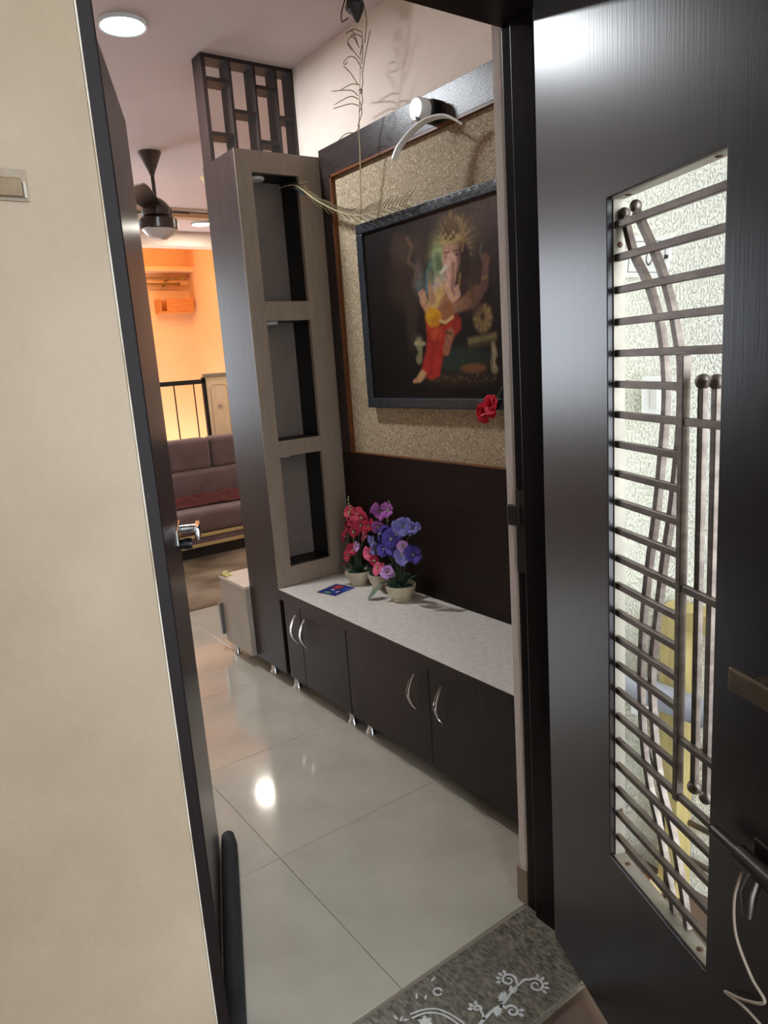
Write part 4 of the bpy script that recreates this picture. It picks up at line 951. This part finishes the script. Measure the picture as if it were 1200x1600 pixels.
# bell switch
sw = thing('bell_switch', 'white rocker bell switch on the stucco wall below the number plate', 'switch', (XS, 1.085, 1.31))
build('switch_box', B(XS - 0.028, XS - 0.0005, 1.055, 1.112, 1.262, 1.364), M['white'], sw, bevel=0.004)
build('rocker', B(XS - 0.033, XS - 0.027, 1.062, 1.082, 1.285, 1.34), mat('ivory rocker', (214, 212, 200), rough=0.35), sw, bevel=0.002)
# wooden rack with rods
wr = thing('wooden_rack', 'olive yellow wooden rack standing against the stucco wall', 'rack', (1.58, 0.85, -0.057))
M['rackwood'] = mat('olive yellow painted wood', (184, 166, 108), (172, 152, 96), rough=0.55, scale=10, stretch=(8, 8, 1))
for y0 in (0.965, 0.42):
    build('post', B(1.545, 1.612, y0, y0 + 0.055, -0.055, 0.75), M['rackwood'], wr, bevel=0.002)
build('top_rail', B(1.545, 1.612, 0.475, 1.02, 0.75, 0.80), M['rackwood'], wr, bevel=0.002)
for z in (0.08, 0.19, 0.30, 0.41, 0.52):
    build('rod', T([(1.60, 0.475, z), (1.60, 0.965, z)], 0.008, 8), M['steel'], wr, smooth=True)
pp = thing('drain_pipe', 'grey plastic pipe running level in front of the wooden rack', 'pipe', (1.51, 0.6, 0.6))
build('pipe', T([(1.505, -0.9, 0.575), (1.505, 1.18, 0.575)], 0.034, 20), mat('grey pvc', (150, 152, 158), rough=0.35), pp, smooth=True)
build('pipe_clip', B(1.50, XS - 0.0005, 1.045, 1.075, 0.50, 0.54), M['white'], pp, bevel=0.003)
build('coupling', T([(1.505, 1.10, 0.575), (1.505, 1.18, 0.575)], 0.039, 20), mat('dark pvc', (96, 98, 104), rough=0.4), pp, smooth=True)
cb = thing('thin_cable', 'thin dark cable hanging below the grey pipe', 'cable', (1.55, 1.03, 0.3))
build('cable', T(smoothpts([(1.535, 1.08, 0.535), (1.53, 1.06, 0.46), (1.53, 1.035, 0.38), (1.53, 1.0, 0.28), (1.528, 0.99, 0.12), (1.526, 0.985, -0.053)], 6), 0.003, 6), M['black'], cb, smooth=True)
# small things on the corridor floor
ZF = -0.057
cp = thing('clay_pot', 'small brown clay pot tipped over on the corridor floor', 'pot', (1.50, 1.03, ZF))
R = Matrix.Translation((1.505, 1.06, ZF + 0.040)) @ Matrix.Rotation(radians(78), 4, 'X') @ Matrix.Rotation(radians(20), 4, 'Y')
build('pot', MB().lathe([(0.024, -0.03), (0.034, 0.0), (0.040, 0.04), (0.040, 0.06), (0.034, 0.06), (0.028, 0.0), (0.002, -0.024)], (0, 0, 0), 20).xf(R), mat('brown clay', (140, 92, 44), (120, 74, 34), rough=0.6, scale=12), cp, smooth=True)
build('rim', MB().lathe([(0.0385, 0.046), (0.0425, 0.05), (0.0425, 0.062), (0.0385, 0.062)], (0, 0, 0), 20).xf(R), mat('tan rim', (206, 184, 132), rough=0.5), cp, smooth=True)
kb = thing('white_ball', 'small white ball beside the tipped clay pot', 'ball', (1.53, 0.965, ZF))
build('ball', MB().sphere((1.525, 0.962, ZF + 0.020), 0.020, 16, 10), M['white'], kb, smooth=True)
pf_ = thing('pink_flower', 'fallen pink flower on the corridor floor', 'flower', (1.47, 0.955, ZF))
M['pinkf'] = petal_mat('light pink petals', (246, 140, 156), (234, 112, 132))
build('petals', flower_mesh(MB(), (1.475, 0.975, ZF + 0.012), 0.022, 6, 2, (-0.5, -0.3, 1), 8), M['pinkf'], pf_, smooth=True)

# remains of an old fixture on the cream wall
ad = thing('old_mount', 'broken square remains of an old fixture stuck on the cream wall', 'wall mount', (0.195, YO, 1.68))
build('backing', B(0.165, 0.216, YO - 0.003, YO - 0.0003, 1.664, 1.70), mat('grey filler', (146, 131, 111), (132, 118, 100), rough=0.8, scale=60, bump=0.4), ad, bevel=0.001)
build('brown_tape', B(0.176, 0.208, YO - 0.009, YO - 0.003, 1.668, 1.689), mat('brown foam tape', (104, 82, 56), (116, 96, 62), rough=0.6, scale=60), ad, bevel=0.0015)
build('clip', B(0.209, 0.2125, YO - 0.006, YO - 0.003, 1.667, 1.686), M['boxgrey'], ad, bevel=0.001)

# ------------------------------------------------------------------ white floral floor sticker on the granite
rgm = mat('white sticker', (206, 206, 202), (180, 180, 176), rough=0.5, scale=60)
def flat_stroke(mb, pts, w, z):
    P = [Vector((p[0], p[1], 0)) for p in pts]; n = len(P); v = []
    ww = w if isinstance(w, (list, tuple)) else [w] * n
    for i, p in enumerate(P):
        t_ = (P[min(i + 1, n - 1)] - P[max(i - 1, 0)])
        t_ = t_.normalized() if t_.length > 1e-9 else Vector((1, 0, 0)); nn = Vector((-t_.y, t_.x, 0))
        v += [(p + nn * ww[i]).to_tuple()[:2] + (z,), (p - nn * ww[i]).to_tuple()[:2] + (z,)]
    mb.add(v, [(2 * i, 2 * i + 1, 2 * i + 3, 2 * i + 2) for i in range(n - 1)])
def spiral(mb, c, r, a0, turns, w, z, sgn=1):
    pts = [(c[0] + r * (1 - 0.8 * k / 30) * cos(a0 + sgn * 2 * pi * turns * k / 30), c[1] + r * (1 - 0.8 * k / 30) * sin(a0 + sgn * 2 * pi * turns * k / 30)) for k in range(31)]
    flat_stroke(mb, pts, [w * (1 - 0.45 * k / 30) for k in range(31)], z); return pts[0]
ZK = [0]
def petal2(mb, p, a, L_, w, z):
    ZK[0] += 1; z = z + 0.00006 * (ZK[0] % 12)
    pts = [(p[0] + cos(a) * L_ * t_, p[1] + sin(a) * L_ * t_) for t_ in (0, 0.25, 0.5, 0.75, 1)]
    flat_stroke(mb, pts, [w * 0.3, w * 0.9, w, w * 0.6, 0.0003], z)
ZS = 0.0042
fs = thing('floral_sticker', 'white scroll and leaf floral sticker on the granite door sill', 'sticker', (0.95, 1.03, 0.003))
mb = MB()
stem = [Vector((p[0], p[1], 0)) for p in [(0.80, 0.985), (0.845, 1.005), (0.88, 1.013), (0.919, 1.019), (0.953, 1.017), (0.988, 1.026), (1.020, 1.030)]]
sp = [(p.x, p.y) for p in smoothpts(stem, 5)]
flat_stroke(mb, sp, [0.0045 - 0.002 * i / len(sp) for i in range(len(sp))], ZS)
build('stem', mb, rgm, fs)
def scroll(c, r, a0, turns, sgn, lead, petals):
    mb = MB(); p = spiral(mb, c, r, a0, turns, 0.0036, ZS, sgn)
    L_ = smoothpts([(lead[0], lead[1], 0), ((lead[0] + p[0]) / 2 + 0.004, (lead[1] + p[1]) / 2 + 0.004, 0), (p[0], p[1], 0)], 4)
    flat_stroke(mb, [(q.x, q.y) for q in L_], 0.003, ZS)
    o = build('scroll', mb, rgm, fs)
    for a in petals:
        pm = MB(); petal2(pm, (c[0] + r * 0.95 * cos(a), c[1] + r * 0.95 * sin(a)), a, 0.013, 0.0042, ZS + 0.0002); build('petal', pm, rgm, o)
scroll((1.006, 1.054), 0.019, -1.0, 1.4, 1, (1.010, 1.029), (1.2, 1.7, 2.2, 2.7))
scroll((1.044, 1.003), 0.020, 1.6, 1.4, -1, (1.020, 1.030), (0.6, 0.1, -0.5, -1.0, -1.5))
scroll((0.953, 0.990), 0.016, 2.0, 1.3, -1, (0.940, 1.017), (-0.6, -1.2))
scroll((0.897, 1.045), 0.010, -1.4, 1.1, 1, (0.890, 1.014), (1.0, 1.8, 2.5))
scroll((0.842, 0.975), 0.016, 2.0, 1.3, -1, (0.83, 0.999), (-0.6, -1.2, -1.8))
for c, a0, n in (((0.966, 1.022), 1.0, 5), ((0.925, 1.018), -2.0, 4), ((0.985, 1.026), -0.2, 3)):
    for k in range(n):
        pm = MB(); petal2(pm, c, a0 + 0.45 * k, 0.020, 0.0048, ZS + 0.0002); build('petal', pm, rgm, fs)
fs2 = thing('floral_sticker', 'faded white ring and arc sticker near the hall edge of the granite sill', 'sticker', (0.80, 1.1, 0.003))
mb = MB(); flat_stroke(mb, [(0.858 + 0.0095 * cos(2 * pi * k / 24 * 0.93 - 0.6), 1.136 + 0.0095 * sin(2 * pi * k / 24 * 0.93 - 0.6)) for k in range(25)], 0.0022, ZS); build('ring', mb, rgm, fs2)
for off in (0.0, 0.010):
    mb = MB(); P_ = smoothpts([(0.772 - off * .3, 1.130 - off, 0), (0.800, 1.121 - off, 0), (0.826 - off * .5, 1.103 - off, 0), (0.842 - off, 1.072, 0), (0.850 - off, 1.035, 0)], 5)
    flat_stroke(mb, [(q.x, q.y) for q in P_], 0.0024, ZS); build('arc', mb, rgm, fs2)
for k in range(6):
    pm = MB(); petal2(pm, (0.785, 1.092), k * 1.047, 0.018, 0.006, ZS + 0.0002); build('petal', pm, rgm, fs2)
for (x, y, a) in ((0.744, 1.130, 0.6), (0.742, 1.137, 1.6), (0.749, 1.128, -0.4), (0.808, 1.152, 0.9), (0.822, 1.138, 0.7), (0.865, 1.168, 0.2)):
    pm = MB(); petal2(pm, (x, y), a, 0.016, 0.0028, ZS); build('petal', pm, rgm, fs2)
